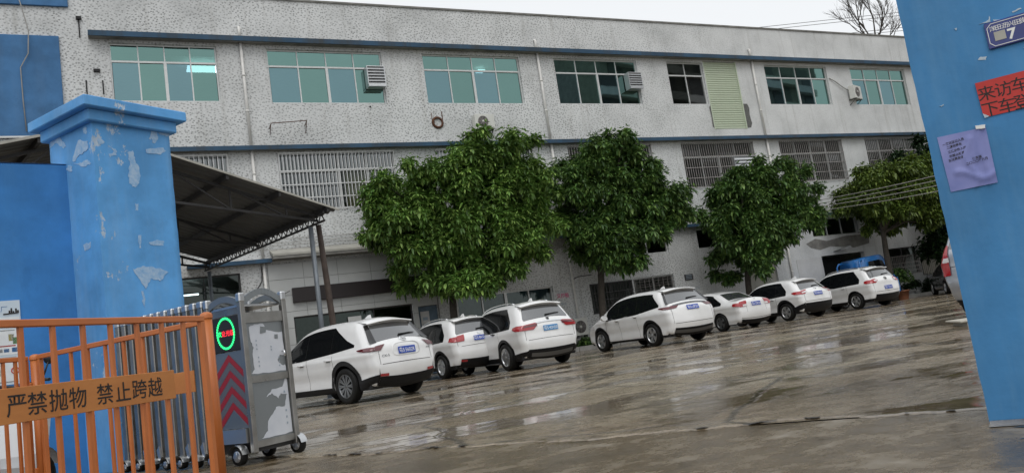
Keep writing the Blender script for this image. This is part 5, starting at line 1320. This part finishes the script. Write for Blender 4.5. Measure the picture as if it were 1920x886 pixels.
MB().prism([(.28, .30), (.40, .42), (.47, .70), (.44, .96), (.37, 1.0), (.34, .72), (.26, .42)], -.20, .20).build('front_shield', MT['scooter_white'], SC)
MB().prism([(-.70, .50), (-.60, .34), (-.20, .26), (.28, .24), (.30, .32), (-.12, .36), (-.16, .62), (-.66, .66)], -.14, .14).build('body', MT['scooter_white'], SC)
MB().bbox(-.68, -.08, -.13, .13, .66, .74, .03).build('seat', MT['black'], SC)
for sg in (1, -1):
    mr_ = MB().tube([(.33, sg*.24, 1.03), (.33, sg*.30, 1.17)], .007, 6).build('mirror', MT['black'], SC); MB().lathe([(0, -.006), (.05, -.004), (.05, .004), (0, .006)], 14, Matrix.Translation((.33, sg*.31, 1.20)) @ Matrix.Rotation(R(90), 4, 'Y')).build('mirror_glass', MT['black'], mr_)

# ================================================================== open shed with a steel truss roof
SHC = on_z(612, 384, 5.1); SHE = on_z(385, 486, 5.1)
sdv = (SHE-SHC); sdv.z = 0; SL = sdv.length; sdv.normalize(); srt = Vector((sdv.y, -sdv.x, 0))    # sdv away from the viewer along the eave, srt to the right
SH = thing('steel_shed', 'open sided shed with dark corrugated roof on steel trusses', 'shed'); SH.matrix_world = basis_M(Vector((SHC.x, SHC.y, 0)), -srt, sdv)   # x leftwards from the eave, y back towards the factory
# slope of the roof from the verge in the picture
pv = on_plane(323, 290, sdv, Vector((SHC.x, SHC.y, 0))); sv_ = (pv-Vector((SHC.x, SHC.y, 0))).dot(-srt); slope = (pv.z-5.1)/sv_
pl2 = on_plane(45, 259, sdv, Vector((SHC.x, SHC.y, 0))); xl = (pl2-Vector((SHC.x, SHC.y, 0))).dot(-srt)
RID = ((pl2.z-5.1)/slope+xl)/2; RX = RID*2     # ridge position and span
def rz(x): return 5.1+slope*(x if x < RID else 2*RID-x)
m = MB(); P = []; nx = 2
NYC = int(SL/.076)
for j in range(NYC+1):
    y = SL*j/NYC; c = .018*(1 if j % 4 in (1, 2) else -1); P.append([(x, y, rz(x)+c) for x in (-.35, 0, RID, RX, RX+.35)])
m.grid(P, False); m.build('roof_sheet', MT['roof_sheet'], SH)
MB().prism([(-.36, rz(-.35)-.0), (RID, rz(RID)+.02), (RID, rz(RID)-.04), (-.36, rz(-.35)-.05)], -.02, .0).prism([(RID, rz(RID)+.02), (RX+.35, rz(RX+.35)+.02), (RX+.35, rz(RX+.35)-.04), (RID, rz(RID)-.04)], -.02, .0).build('verge_flashing', MT['roof_eave'], SH)
npur = int(RX/1.35)
for k in range(npur):
    x = -.05+k*1.35; MB().box(x-.035, x+.035, .02, SL, rz(x)-.16, rz(x)-.03).build('purlin', MT['dark_steel'], SH)
def truss(y):
    m = MB(); bot = 4.62
    m.bar((0, y, rz(0)-.20), (RID, y, rz(RID)-.20), .07); m.bar((RID, y, rz(RID)-.2), (RX, y, rz(RX)-.2), .07)
    e = .10
    zl = lambda x: rz(0)-.32+slope*.42*(x if x < RID else RX-x)
    m.bar((0, y, zl(0)), (RID, y, zl(RID)), .06); m.bar((RID, y, zl(RID)), (RX, y, zl(RX)), .06)
    for k in range(int(RID/1.5)):
        x = .9+k*1.5
        for q in (lambda v: v, lambda v: RX-v): m.bar((q(x), y, zl(x)), (q(x), y, rz(x)-.2), .045); m.bar((q(x), y, zl(x)), (q(x+1.4), y, rz(x+1.4)-.2), .04)
    return m.build('truss', MT['dark_steel'], SH)
for y in (.55, SL*.5, SL-.3): truss(y)
# eave lattice girder and posts
m = MB(); m.bar((.05, .1, 4.92), (.05, SL, 4.92), .06); m.bar((.05, .1, 4.70), (.05, SL, 4.70), .05)
for k in range(int(SL/.32)):
    y = .1+k*.32; m.bar((.05, y, 4.70), (.05, y+.16, 4.92), .022); m.bar((.05, y+.16, 4.92), (.05, y+.32, 4.70), .022)
m.build('eave_girder', MT['dark_steel'], SH)
for x, y in ((.20, .62), (.05, SL-.35), (RX-.5, .62)):
    p = MB().tube([(x, y, 0), (x, y, 4.62)], .065, 12).build('post', MT['post_steel'], SH); MB().box(x-.13, x+.13, y-.13, y+.13, 0, .015).build('base_plate', MT['post_steel'], p)
pl_ = Vector((SHC.x, SHC.y, 0))+srt*(.30)+sdv*.95
TP = tag(MB().tube([(.06, .04, 0), (.05, .03, 1.6), (.0, .02, 3.2), (-.06, 0, 4.75)], [.10, .09, .085, .075], 10).build('timber_pole', MT['timber_pole']), 'weathered brown timber pole leaning beside the grey shed post', 'pole'); TP.location = pl_
# ================================================================== trees
def leaf_mat(name, c0, c1, c2):
    t = NT(name); g = t.n('ShaderNodeNewGeometry')
    k = t.ramp(g.outputs['Random Per Island'], [(.0, c0), (.55, c1), (1.0, c2)])
    kn = t.ramp(t.noise(1.3, 3), [(.35, .6), (.65, 1.3)]); k = t.mix(1.0, k, kn, 'MULTIPLY'); t.set(col=k, rough=.42, spec=.4)
    tr = t.n('ShaderNodeBsdfTranslucent'); t.l(k, tr.inputs[0]); mx = t.n('ShaderNodeMixShader'); mx.inputs[0].default_value = .18
    t.l(t.b.outputs[0], mx.inputs[1]); t.l(tr.outputs[0], mx.inputs[2]); t.l(mx.outputs[0], t.out.inputs[0]); return t.m
leaf_mat('leaf_green', (.060, .128, .026), (.125, .240, .048), (.27, .40, .095))
leaf_mat('leaf_deep', (.038, .085, .024), (.080, .165, .040), (.19, .30, .072))
leaf_mat('leaf_dark', (.010, .026, .010), (.018, .045, .014), (.035, .075, .02))  # darkened greens: the shade on the far-right tree is put into the colour
leaf_mat('leaf_olive', (.055, .095, .020), (.110, .170, .030), (.21, .28, .055))

def leaves_mesh(name, tips, dirs, n_leaf, ln, wd_, rng, droop=.62):
    """rosettes of drooping pointed leaves at the tips"""
    N = len(tips); K = n_leaf
    T = np.repeat(tips, K, 0); D = np.repeat(dirs, K, 0)
    up = np.array([0, 0, 1.0])
    a = np.cross(D, np.array([.31, .2, .93])); a /= np.linalg.norm(a, axis=1, keepdims=True)+1e-9; b = np.cross(D, a)
    ang = np.tile(np.arange(K)*2*np.pi/K, N)+np.repeat(rng.uniform(0, 6.3, N), K)+rng.normal(0, .25, N*K)
    spread = rng.uniform(.55, 1.05, N*K)[:, None]
    L = (np.cos(ang)[:, None]*a+np.sin(ang)[:, None]*b)*spread+D*rng.uniform(.15, .55, N*K)[:, None]
    L[:, 2] -= droop*rng.uniform(.4, 1.3, N*K); L /= np.linalg.norm(L, axis=1, keepdims=True)
    ll = (ln*rng.uniform(.65, 1.2, N*K))[:, None]; w = ll*wd_*rng.uniform(.8, 1.2, N*K)[:, None]
    s = np.cross(L, up); s /= np.linalg.norm(s, axis=1, keepdims=True)+1e-9; nn = np.cross(s, L)
    base = T+L*ll*.10; dn = np.array([0, 0, -1.0])
    l1 = base+L*ll*.32+s*w*.5+nn*w*.14; l2 = base+L*ll*.66+s*w*.42+nn*w*.06+dn*ll*.05
    r1 = base+L*ll*.32-s*w*.5+nn*w*.14; r2 = base+L*ll*.66-s*w*.42+nn*w*.06+dn*ll*.05
    tip = base+L*ll+dn*ll*.14
    V = np.stack([base, l1, l2, tip, r2, r1], 1).reshape(-1, 3); M = N*K
    i = np.arange(M)[:, None]*6
    F = np.concatenate([i+np.array([[0, 1, 2, 3]]), i+np.array([[0, 3, 4, 5]])], 1).reshape(-1, 4)
    me = bpy.data.meshes.new(name); me.vertices.add(len(V)); me.vertices.foreach_set('co', V.ravel().astype('f'))
    me.loops.add(F.size); me.loops.foreach_set('vertex_index', F.ravel().astype('i')); me.polygons.add(len(F)); me.polygons.foreach_set('loop_start', np.arange(0, F.size, 4).astype('i'))
    me.update(calc_edges=True); return me
def umbrella_mesh(name, tips, axes, size, fill, rng):
    """each shoot carries whorls of drooping leaves, like a small umbrella; fill: loose leaves deep in the crown"""
    T, L, LL, W = [], [], [], []
    up = np.array([0, 0, 1.0])
    for (n, e0, e1, dz, l0) in ((6, 25, 60, .02, .62), (9, -15, 20, -.03, 1.0), (9, -60, -25, -.09, 1.05)):
        N = len(tips); D = np.repeat(axes, n, 0); S = np.repeat(size, n)
        a = np.cross(D, np.array([.31, .2, .1])); a /= np.linalg.norm(a, axis=1, keepdims=True)+1e-9; b = np.cross(D, a)
        an = np.tile(np.arange(n)*2*np.pi/n, N)+np.repeat(rng.uniform(0, 6.3, N), n)+rng.normal(0, .2, N*n); el = np.radians(rng.uniform(e0, e1, N*n))
        d = (np.cos(an)[:, None]*a+np.sin(an)[:, None]*b)*np.cos(el)[:, None]+D*np.sin(el)[:, None]
        T.append(np.repeat(tips, n, 0)+D*(dz*S)[:, None]*3); L.append(d); LL.append(S*l0*rng.uniform(.65, 1.2, N*n)*.25); W.append(rng.uniform(.28, .42, N*n))
    n = len(fill); d = rng.normal(size=(n, 3)); d[:, 2] -= .5; d /= np.linalg.norm(d, axis=1, keepdims=True)
    T.append(fill); L.append(d); LL.append(rng.uniform(.16, .28, n)); W.append(rng.uniform(.35, .5, n))
    T = np.concatenate(T); L = np.concatenate(L); ll = np.concatenate(LL)[:, None]; w = ll*np.concatenate(W)[:, None]
    s = np.cross(L, up); s /= np.linalg.norm(s, axis=1, keepdims=True)+1e-9; nn = np.cross(s, L); dn = np.array([0, 0, -1.0])
    base = T+L*ll*.12
    l1 = base+L*ll*.34+s*w*.5+nn*w*.16; l2 = base+L*ll*.68+s*w*.40+nn*w*.06+dn*ll*.06; r1 = base+L*ll*.34-s*w*.5+nn*w*.16; r2 = base+L*ll*.68-s*w*.40+nn*w*.06+dn*ll*.06; tip = base+L*ll+dn*ll*.20
    V = np.stack([base, l1, l2, tip, r2, r1], 1).reshape(-1, 3); i = np.arange(len(T))[:, None]*6
    F = np.concatenate([i+np.array([[0, 1, 2, 3]]), i+np.array([[0, 3, 4, 5]])], 1).reshape(-1, 4)
    me = bpy.data.meshes.new(name); me.vertices.add(len(V)); me.vertices.foreach_set('co', V.ravel().astype('f'))
    me.loops.add(F.size); me.loops.foreach_set('vertex_index', F.ravel().astype('i')); me.polygons.add(len(F)); me.polygons.foreach_set('loop_start', np.arange(0, F.size, 4).astype('i'))
    me.update(calc_edges=True); return me
def in_poly(p, poly):
    x, z = p; c = False; n = len(poly)
    for i in range(n):
        x1, z1 = poly[i]; x2, z2 = poly[(i+1) % n]
        if (z1 > z) != (z2 > z) and x < (x2-x1)*(z-z1)/(z2-z1)+x1: c = not c
    return c
def edge_dist(p, poly):
    P = np.array(poly); Q = np.roll(P, -1, 0); ab = Q-P; t = np.clip(((p-P)*ab).sum(1)/(ab**2).sum(1), 0, 1); return np.sqrt(((p-P-t[:, None]*ab)**2).sum(1)).min()
def tree(label, sil, Y, trunk, mat, seed, gap=.255, ry=2.1, n_lobe=46, rmax=1.05, ln=.34, dens=11.0, nleaf=9, trunk_r=.15, group='leafy trees along the factory wall', wd_=.42):
    """sil: crown outline in (x,z); the crown is filled with overlapping clumps as deep as it is wide allows"""
    rng = np.random.default_rng(seed)
    xs = [p[0] for p in sil]; zs = [p[1] for p in sil]; cx_, cz_ = (min(xs)+max(xs))/2, (min(zs)+max(zs))/2
    root = thing('leafy_tree', label, 'tree', (trunk[0], Y, 0), 0, group)
    lobes = []; tries = 0
    while len(lobes) < n_lobe and tries < 6000:
        tries += 1; p = np.array([rng.uniform(min(xs), max(xs)), rng.uniform(min(zs), max(zs))])
        if not in_poly(p, sil): continue
        e = edge_dist(p, sil); r = min(e+.10, rmax*rng.uniform(.7, 1.0))
        if r < .26: continue
        room = max(0, ry*math.sqrt(max(0, 1-((p[0]-cx_)/((max(xs)-min(xs))/2+.3))**2*.8))-r*.7)
        y = rng.uniform(-1, 1)*room
        y = y if rng.random() > .45 else -abs(room)*rng.uniform(.5, 1)
        if any((p[0]-q[0])**2+(y-q[1])**2+(p[1]-q[2])**2 < (.60*max(r, q[3]))**2 for q in lobes): continue
        lobes.append((p[0], y, p[1], r))
    tips, dirs = [], []
    C = np.array([[q[0], q[1], q[2]] for q in lobes]); RR = np.array([q[3] for q in lobes])
    for k, (x, y, z, r) in enumerate(lobes):
        n = int(dens*4*math.pi*r*r*.75)+8
        d = rng.normal(size=(n, 3)); d /= np.linalg.norm(d, axis=1, keepdims=True)
        keep = d[:, 2] > -.30-.25*rng.random(n); d = d[keep]
        rad = r*(1-.32*rng.random(len(d))**2)*np.array([1]); p = np.array([x, y, z])+d*rad[:, None]*np.array([1, 1, .72])
        # drop what is buried deep in other clumps
        dd = np.linalg.norm(p[:, None, :]-C[None], axis=2)/RR[None]; dd[:, k] = 9
        ok = dd.min(1) > .62
        tips.append(p[ok]); o = d[ok]*.55+np.array([0, 0, .62]); dirs.append(o/np.linalg.norm(o, axis=1, keepdims=True))
    tips = np.concatenate(tips); dirs = np.concatenate(dirs); tips[:, 0] -= trunk[0]
    # keep shoots apart so that dark gaps stay between them
    order = rng.permutation(len(tips)); keep = []; cell = {}
    for i in order:
        p = tips[i]; k = tuple((p/gap).astype(int)); ok = True
        for dx in (-1, 0, 1):
            for dy in (-1, 0, 1):
                for dz in (-1, 0, 1):
                    for j in cell.get((k[0]+dx, k[1]+dy, k[2]+dz), ()):
                        if ((tips[j]-p)**2).sum() < gap*gap: ok = False; break
        if ok: keep.append(i); cell.setdefault(k, []).append(i)
    tips = tips[keep]; dirs = dirs[keep]
    fl = []
    for x, y, z, r in lobes:
        n = int(700*r**2); d = rng.normal(size=(n, 3)); d /= np.linalg.norm(d, axis=1, keepdims=True); fl.append(np.array([x-trunk[0], y, z])+d*(r*.60*rng.random(n)**.33)[:, None]*np.array([1, 1, .72]))
    me = umbrella_mesh('crown', tips, dirs, rng.uniform(.75, 1.2, len(tips))*ln/.30, np.concatenate(fl), rng)
    link_mesh('crown', me, MT[mat], root)
    # trunk and limbs
    m = MB(); top = trunk[1]; lean = (cx_-trunk[0])
    pts = [(0, 0, -.05), (.03*rng.normal(), .02, top*.35), (lean*.05, .0, top*.75), (lean*.12, 0, top), (lean*.3, 0, top+(cz_-top)*.6), (lean*.5, .1, cz_+.5)]
    m.tube(pts, [trunk_r*1.25, trunk_r, trunk_r*.9, trunk_r*.85, trunk_r*.6, trunk_r*.3], 10)
    m.build('trunk', MT['bark'], root)
    m = MB(); J = [Vector(pts[3]), Vector(pts[4])]
    idx = rng.permutation(len(lobes))[:18]
    for i in idx:
        x, y, z, r = lobes[i]; a = J[int(rng.integers(0, 2))]; b = Vector((x-trunk[0], y, z)); c = a.lerp(b, .5)+Vector((0, 0, .15+.2*rng.random()))
        m.tube([a, a.lerp(c, .6), c, b], [trunk_r*.5, trunk_r*.36, trunk_r*.28, trunk_r*.12], 6, False)
    m.build('limbs', MT['bark'], root)
    return root
def sil(px, Y): return [(on_y(x, y, Y).x, on_y(x, y, Y).z) for x, y in px]
TY = 26.9
tree('large round dark green tree between the awning and the first drainpipe', sil([(664, 388), (672, 350), (700, 334), (696, 318), (735, 312), (762, 318), (806, 312), (816, 285), (846, 264), (880, 256), (915, 256), (958, 262), (990, 272), (996, 300), (1003, 328), (1028, 348), (1042, 378), (1046, 412), (1042, 440), (1034, 470), (1018, 490), (996, 500), (972, 512), (942, 535), (910, 556), (890, 572), (868, 558), (836, 572), (815, 556), (782, 542), (752, 534), (752, 515), (718, 492), (694, 478), (684, 450), (676, 430), (668, 408)], TY), TY, (on_y(849, 590, TY).x, 3.0), 'leaf_green', 11, n_lobe=170, rmax=.80, dens=24, ln=.27)
tree('tall dark green tree with ragged crown in front of the second drainpipe', sil([(1036, 330), (1054, 312), (1064, 278), (1092, 262), (1130, 258), (1158, 262), (1182, 278), (1190, 312), (1228, 338), (1248, 348), (1272, 364), (1284, 400), (1280, 426), (1248, 436), (1216, 442), (1200, 486), (1186, 508), (1160, 514), (1130, 522), (1100, 496), (1068, 458), (1050, 446), (1054, 400), (1036, 370)], TY), TY, (on_y(1126, 560, TY).x, 2.9), 'leaf_deep', 12, n_lobe=130, rmax=.70, dens=24, ln=.27)
tree('medium dark green tree in front of the beige door', sil([(1314, 428), (1330, 372), (1350, 332), (1368, 298), (1395, 304), (1428, 314), (1452, 304), (1474, 322), (1472, 346), (1494, 350), (1506, 382), (1518, 402), (1512, 426), (1486, 446), (1458, 456), (1438, 486), (1414, 524), (1386, 528), (1362, 506), (1340, 478), (1324, 458)], TY), TY, (on_y(1402, 540, TY).x, 2.3), 'leaf_deep', 13, n_lobe=125, rmax=.72, dens=24, ln=.28)
tree('yellowish green thin tree behind the overhead wires, over the blue truck', sil([(1576, 360), (1594, 316), (1612, 306), (1640, 306), (1680, 296), (1716, 304), (1740, 332), (1754, 370), (1758, 398), (1736, 424), (1700, 448), (1664, 436), (1642, 416), (1614, 406), (1586, 380)], TY), TY, (on_y(1668, 510, TY).x, 3.4), 'leaf_olive', 14, n_lobe=90, rmax=.70, dens=16, ln=.30)
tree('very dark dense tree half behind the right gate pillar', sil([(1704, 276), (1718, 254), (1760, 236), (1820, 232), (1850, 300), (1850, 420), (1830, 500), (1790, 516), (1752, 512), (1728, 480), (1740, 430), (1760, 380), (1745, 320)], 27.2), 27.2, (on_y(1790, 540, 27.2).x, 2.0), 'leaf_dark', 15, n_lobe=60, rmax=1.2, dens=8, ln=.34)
# bare tree beyond the roof
BT = thing('bare_tree', 'leafless tree showing above the far end of the roof', 'tree', (0, 0, 0))
bb = on_y(1640, 72, 46); BT.location = (bb.x, 46, 0)
rng = random.Random(21); m = MB(); m.tube([(0, 0, 0), (.1, 0, bb.z*.5), (0, 0, bb.z-1.0)], [.28, .22, .16], 8); m.build('trunk', MT['bark'], BT)
m = MB()
def twig(p, d, l, r, dep):
    q = p+d*l; mid = p+d*l*.5+Vector((rng.uniform(-.06, .06), 0, rng.uniform(-.06, .06)))*l
    m.tube([p, mid, q], [r, r*.8, r*.6], 5, False)
    if dep == 0: return
    for k in range(3 if dep > 2 else 4):
        nd = (d+Vector((rng.uniform(-.75, .75), rng.uniform(-.6, .6), rng.uniform(-.15, .55)))).normalized(); twig(p.lerp(q, rng.uniform(.45, 1.0)), nd, l*rng.uniform(.55, .78), r*.55, dep-1)
for k in range(6):
    a = -1.0+k*.42; twig(Vector((0, 0, bb.z-1.1)), Vector((math.sin(a), rng.uniform(-.3, .3), math.cos(a)*1.0)).normalized(), 2.6+.5*rng.random(), .085, 4)
m.build('branches', MT['bark'], BT)

# ================================================================== pots and shrubs by the wall
def potted(label, x, y, r, h, mat, leafmat, lh, seed, n=120):
    z0 = .0 if y < 28.2 else .12
    o = thing('potted_plant', label, 'plant', (x, y, z0), 0, 'pots and shrubs by the far kerb')
    MB().lathe([(r*.7, 0), (r*.95, h*.85), (r*1.06, h*.86), (r*1.08, h), (r*.92, h), (r*.9, h*.9), (0, h*.88)], 18).build('pot', MT[mat], o)
    rg = np.random.default_rng(seed); d = rg.normal(size=(n, 3)); d[:, 2] = abs(d[:, 2]); d /= np.linalg.norm(d, axis=1, keepdims=True)
    p = d*np.array([r*2.0, r*2.0, lh*.55])*rg.uniform(.4, 1, n)[:, None]+np.array([0, 0, h+lh*.38]); link_mesh('foliage', leaves_mesh('foliage', p, d, 6, .16, .34, rg), MT[leafmat], o)
    MB().tube([(0, 0, h*.85), (.02, 0, h+lh*.5)], .02, 6).build('stem', MT['bark'], o); return o
q = on_y(1698, 545, 27.7); potted('leafy plant in a terracotta pot beside the upright white SUV', q.x, 27.9, .34, .46, 'terracotta', 'leaf_deep', 1.3, 1, 200)
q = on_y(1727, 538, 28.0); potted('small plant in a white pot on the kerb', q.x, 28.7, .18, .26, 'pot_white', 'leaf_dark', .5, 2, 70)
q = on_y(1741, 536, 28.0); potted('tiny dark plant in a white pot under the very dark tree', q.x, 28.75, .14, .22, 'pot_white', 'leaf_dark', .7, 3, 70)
def shrub(label, x, y, w, h, seed, mat='leaf_dark', n=260):
    o = thing('shrub', label, 'shrub', (x, y, .10), 0, 'pots and shrubs by the far kerb'); rg = np.random.default_rng(seed)
    d = rg.normal(size=(n, 3)); d[:, 2] = abs(d[:, 2]); d /= np.linalg.norm(d, axis=1, keepdims=True); p = d*np.array([w, w*.55, h])*rg.uniform(.45, 1, n)[:, None]
    link_mesh('foliage', leaves_mesh('foliage', p, d, 7, .2, .36, rg), MT[mat], o)
    m = MB()
    for k in range(5): m.tube([(0, 0, -.05), (rg.normal()*w*.2, rg.normal()*w*.1, h*.5), (rg.normal()*w*.4, rg.normal()*w*.2, h*.85)], .018, 5)
    m.build('stem', MT['bark'], o)
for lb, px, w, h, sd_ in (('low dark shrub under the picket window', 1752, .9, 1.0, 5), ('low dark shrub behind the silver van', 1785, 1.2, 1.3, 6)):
    q = on_y(px, 530, 28.9); shrub(lb, q.x, 28.9, w, h, sd_)
q = on_y(1105, 640, 28.8); shrub('small weeds growing between the tall SUV and the long people carrier', q.x, 28.8, .75, .42, 8, 'leaf_deep', 120)

# ================================================================== small blue truck by the doorway
TX = on_y(1579, 500, 28.4).x+.25
TK = thing('blue_truck', 'small bright blue truck parked behind the upright white SUV', 'truck', (TX, 28.0, 0.0))
cab = [(0, .62), (0, 2.06), (.06, 2.24), (.22, 2.33), (1.05, 2.40), (1.30, 2.33), (1.46, 2.12), (1.86, 1.28), (2.02, 1.18), (2.08, .95), (2.08, .45), (.2, .45)]
cv = smooth_curve(cab[:-1], 3); poly = [tuple(p) for p in cv]+[cab[-1]]
m = MB(); n = len(poly); yw = [-.84, -.82, .82, .84]
rings = []
for y, k in ((-.80, .05), (-.84, 0.0), (.84, 0.0), (.80, .05)):
    rings.append([(1.04+(x-1.04)*(1-k), y*(1-.10*max(0, (z-1.2))/1.0), 1.2+(z-1.2)*(1-k*.6)) for x, z in poly])
m.grid([r_+[r_[0]] for r_ in rings], True); m.add(rings[0], [tuple(range(n))]); m.add(rings[-1], [tuple(range(n-1, -1, -1))])
m.build('cab', MT['truck_blue'], TK)
for sg in (-1, 1):
    P_ = [(.24, 1.32), (.24, 2.10), (1.0, 2.15), (1.25, 2.08), (1.56, 1.32)]
    MB().add([(x, sg*(.855*(1-.10*max(0, (z-1.2)))), z) for x, z in P_], [tuple(range(5)) if sg < 0 else tuple(range(4, -1, -1))]).build('side_window', MT['car_glass'], TK)
    MB().bbox(1.60, 1.66, sg*.92-.06, sg*.92+.06, 1.32, 1.62, .02).build('side_mirror', MT['black'], TK)
MB().add([(1.54, -.64, 2.06), (1.54, .64, 2.06), (1.88, .72, 1.32), (1.88, -.72, 1.32)], [(0, 1, 2, 3)]).build('windscreen', MT['car_glass_rear'], TK)
bed = MB().bbox(-2.9, -.12, -.82, .82, .72, .80, .01)
for sg in (-1, 1): bed.bbox(-2.9, -.12, sg*.80-.02, sg*.80+.02, .80, 1.16, .008)
bed.bbox(-2.9, -2.86, -.78, .78, .80, 1.16, .008)
bed.build('load_bed', MT['truck_blue'], TK)
rk = MB()
for sg in (-1, 1): rk.tube([(-.28, sg*.70, .75), (-.28, sg*.70, 2.05), (-.20, sg*.64, 2.20), (.05, sg*.60, 2.22)], .04, 8)
rk.bar((-.28, -.7, 1.75), (-.28, .7, 1.75), .05); rk.build('headboard', MT['truck_blue'], TK)
MB().box(-2.8, 1.9, -.35, .35, .42, .62).build('chassis', MT['black_matt'], TK)
for x in (1.45, -1.9):
    for sg in (-1, 1): wheel_parts(TK, x, sg*.72, sg, .32, (6, .04, 0), 'rim_dark')
MB().bbox(2.06, 2.12, -.8, .8, .42, .60, .02).build('bumper', MT['dark_steel'], TK)
# board lying on the ground by the silver van
q = on_z(1800, 612); Bd = tag(MB().bbox(-.9, .9, -.35, .35, .06, .09, .006).box(-.8, -.7, -.33, .33, 0, .06).box(.7, .8, -.33, .33, 0, .06).build('wooden_board', MT['sheet_timber']), 'pale flat board on battens lying on the wet ground by the van', 'board'); Bd.location = (q.x+.85, q.y-.35, 0); Bd.rotation_euler = (0, 0, R(-38))
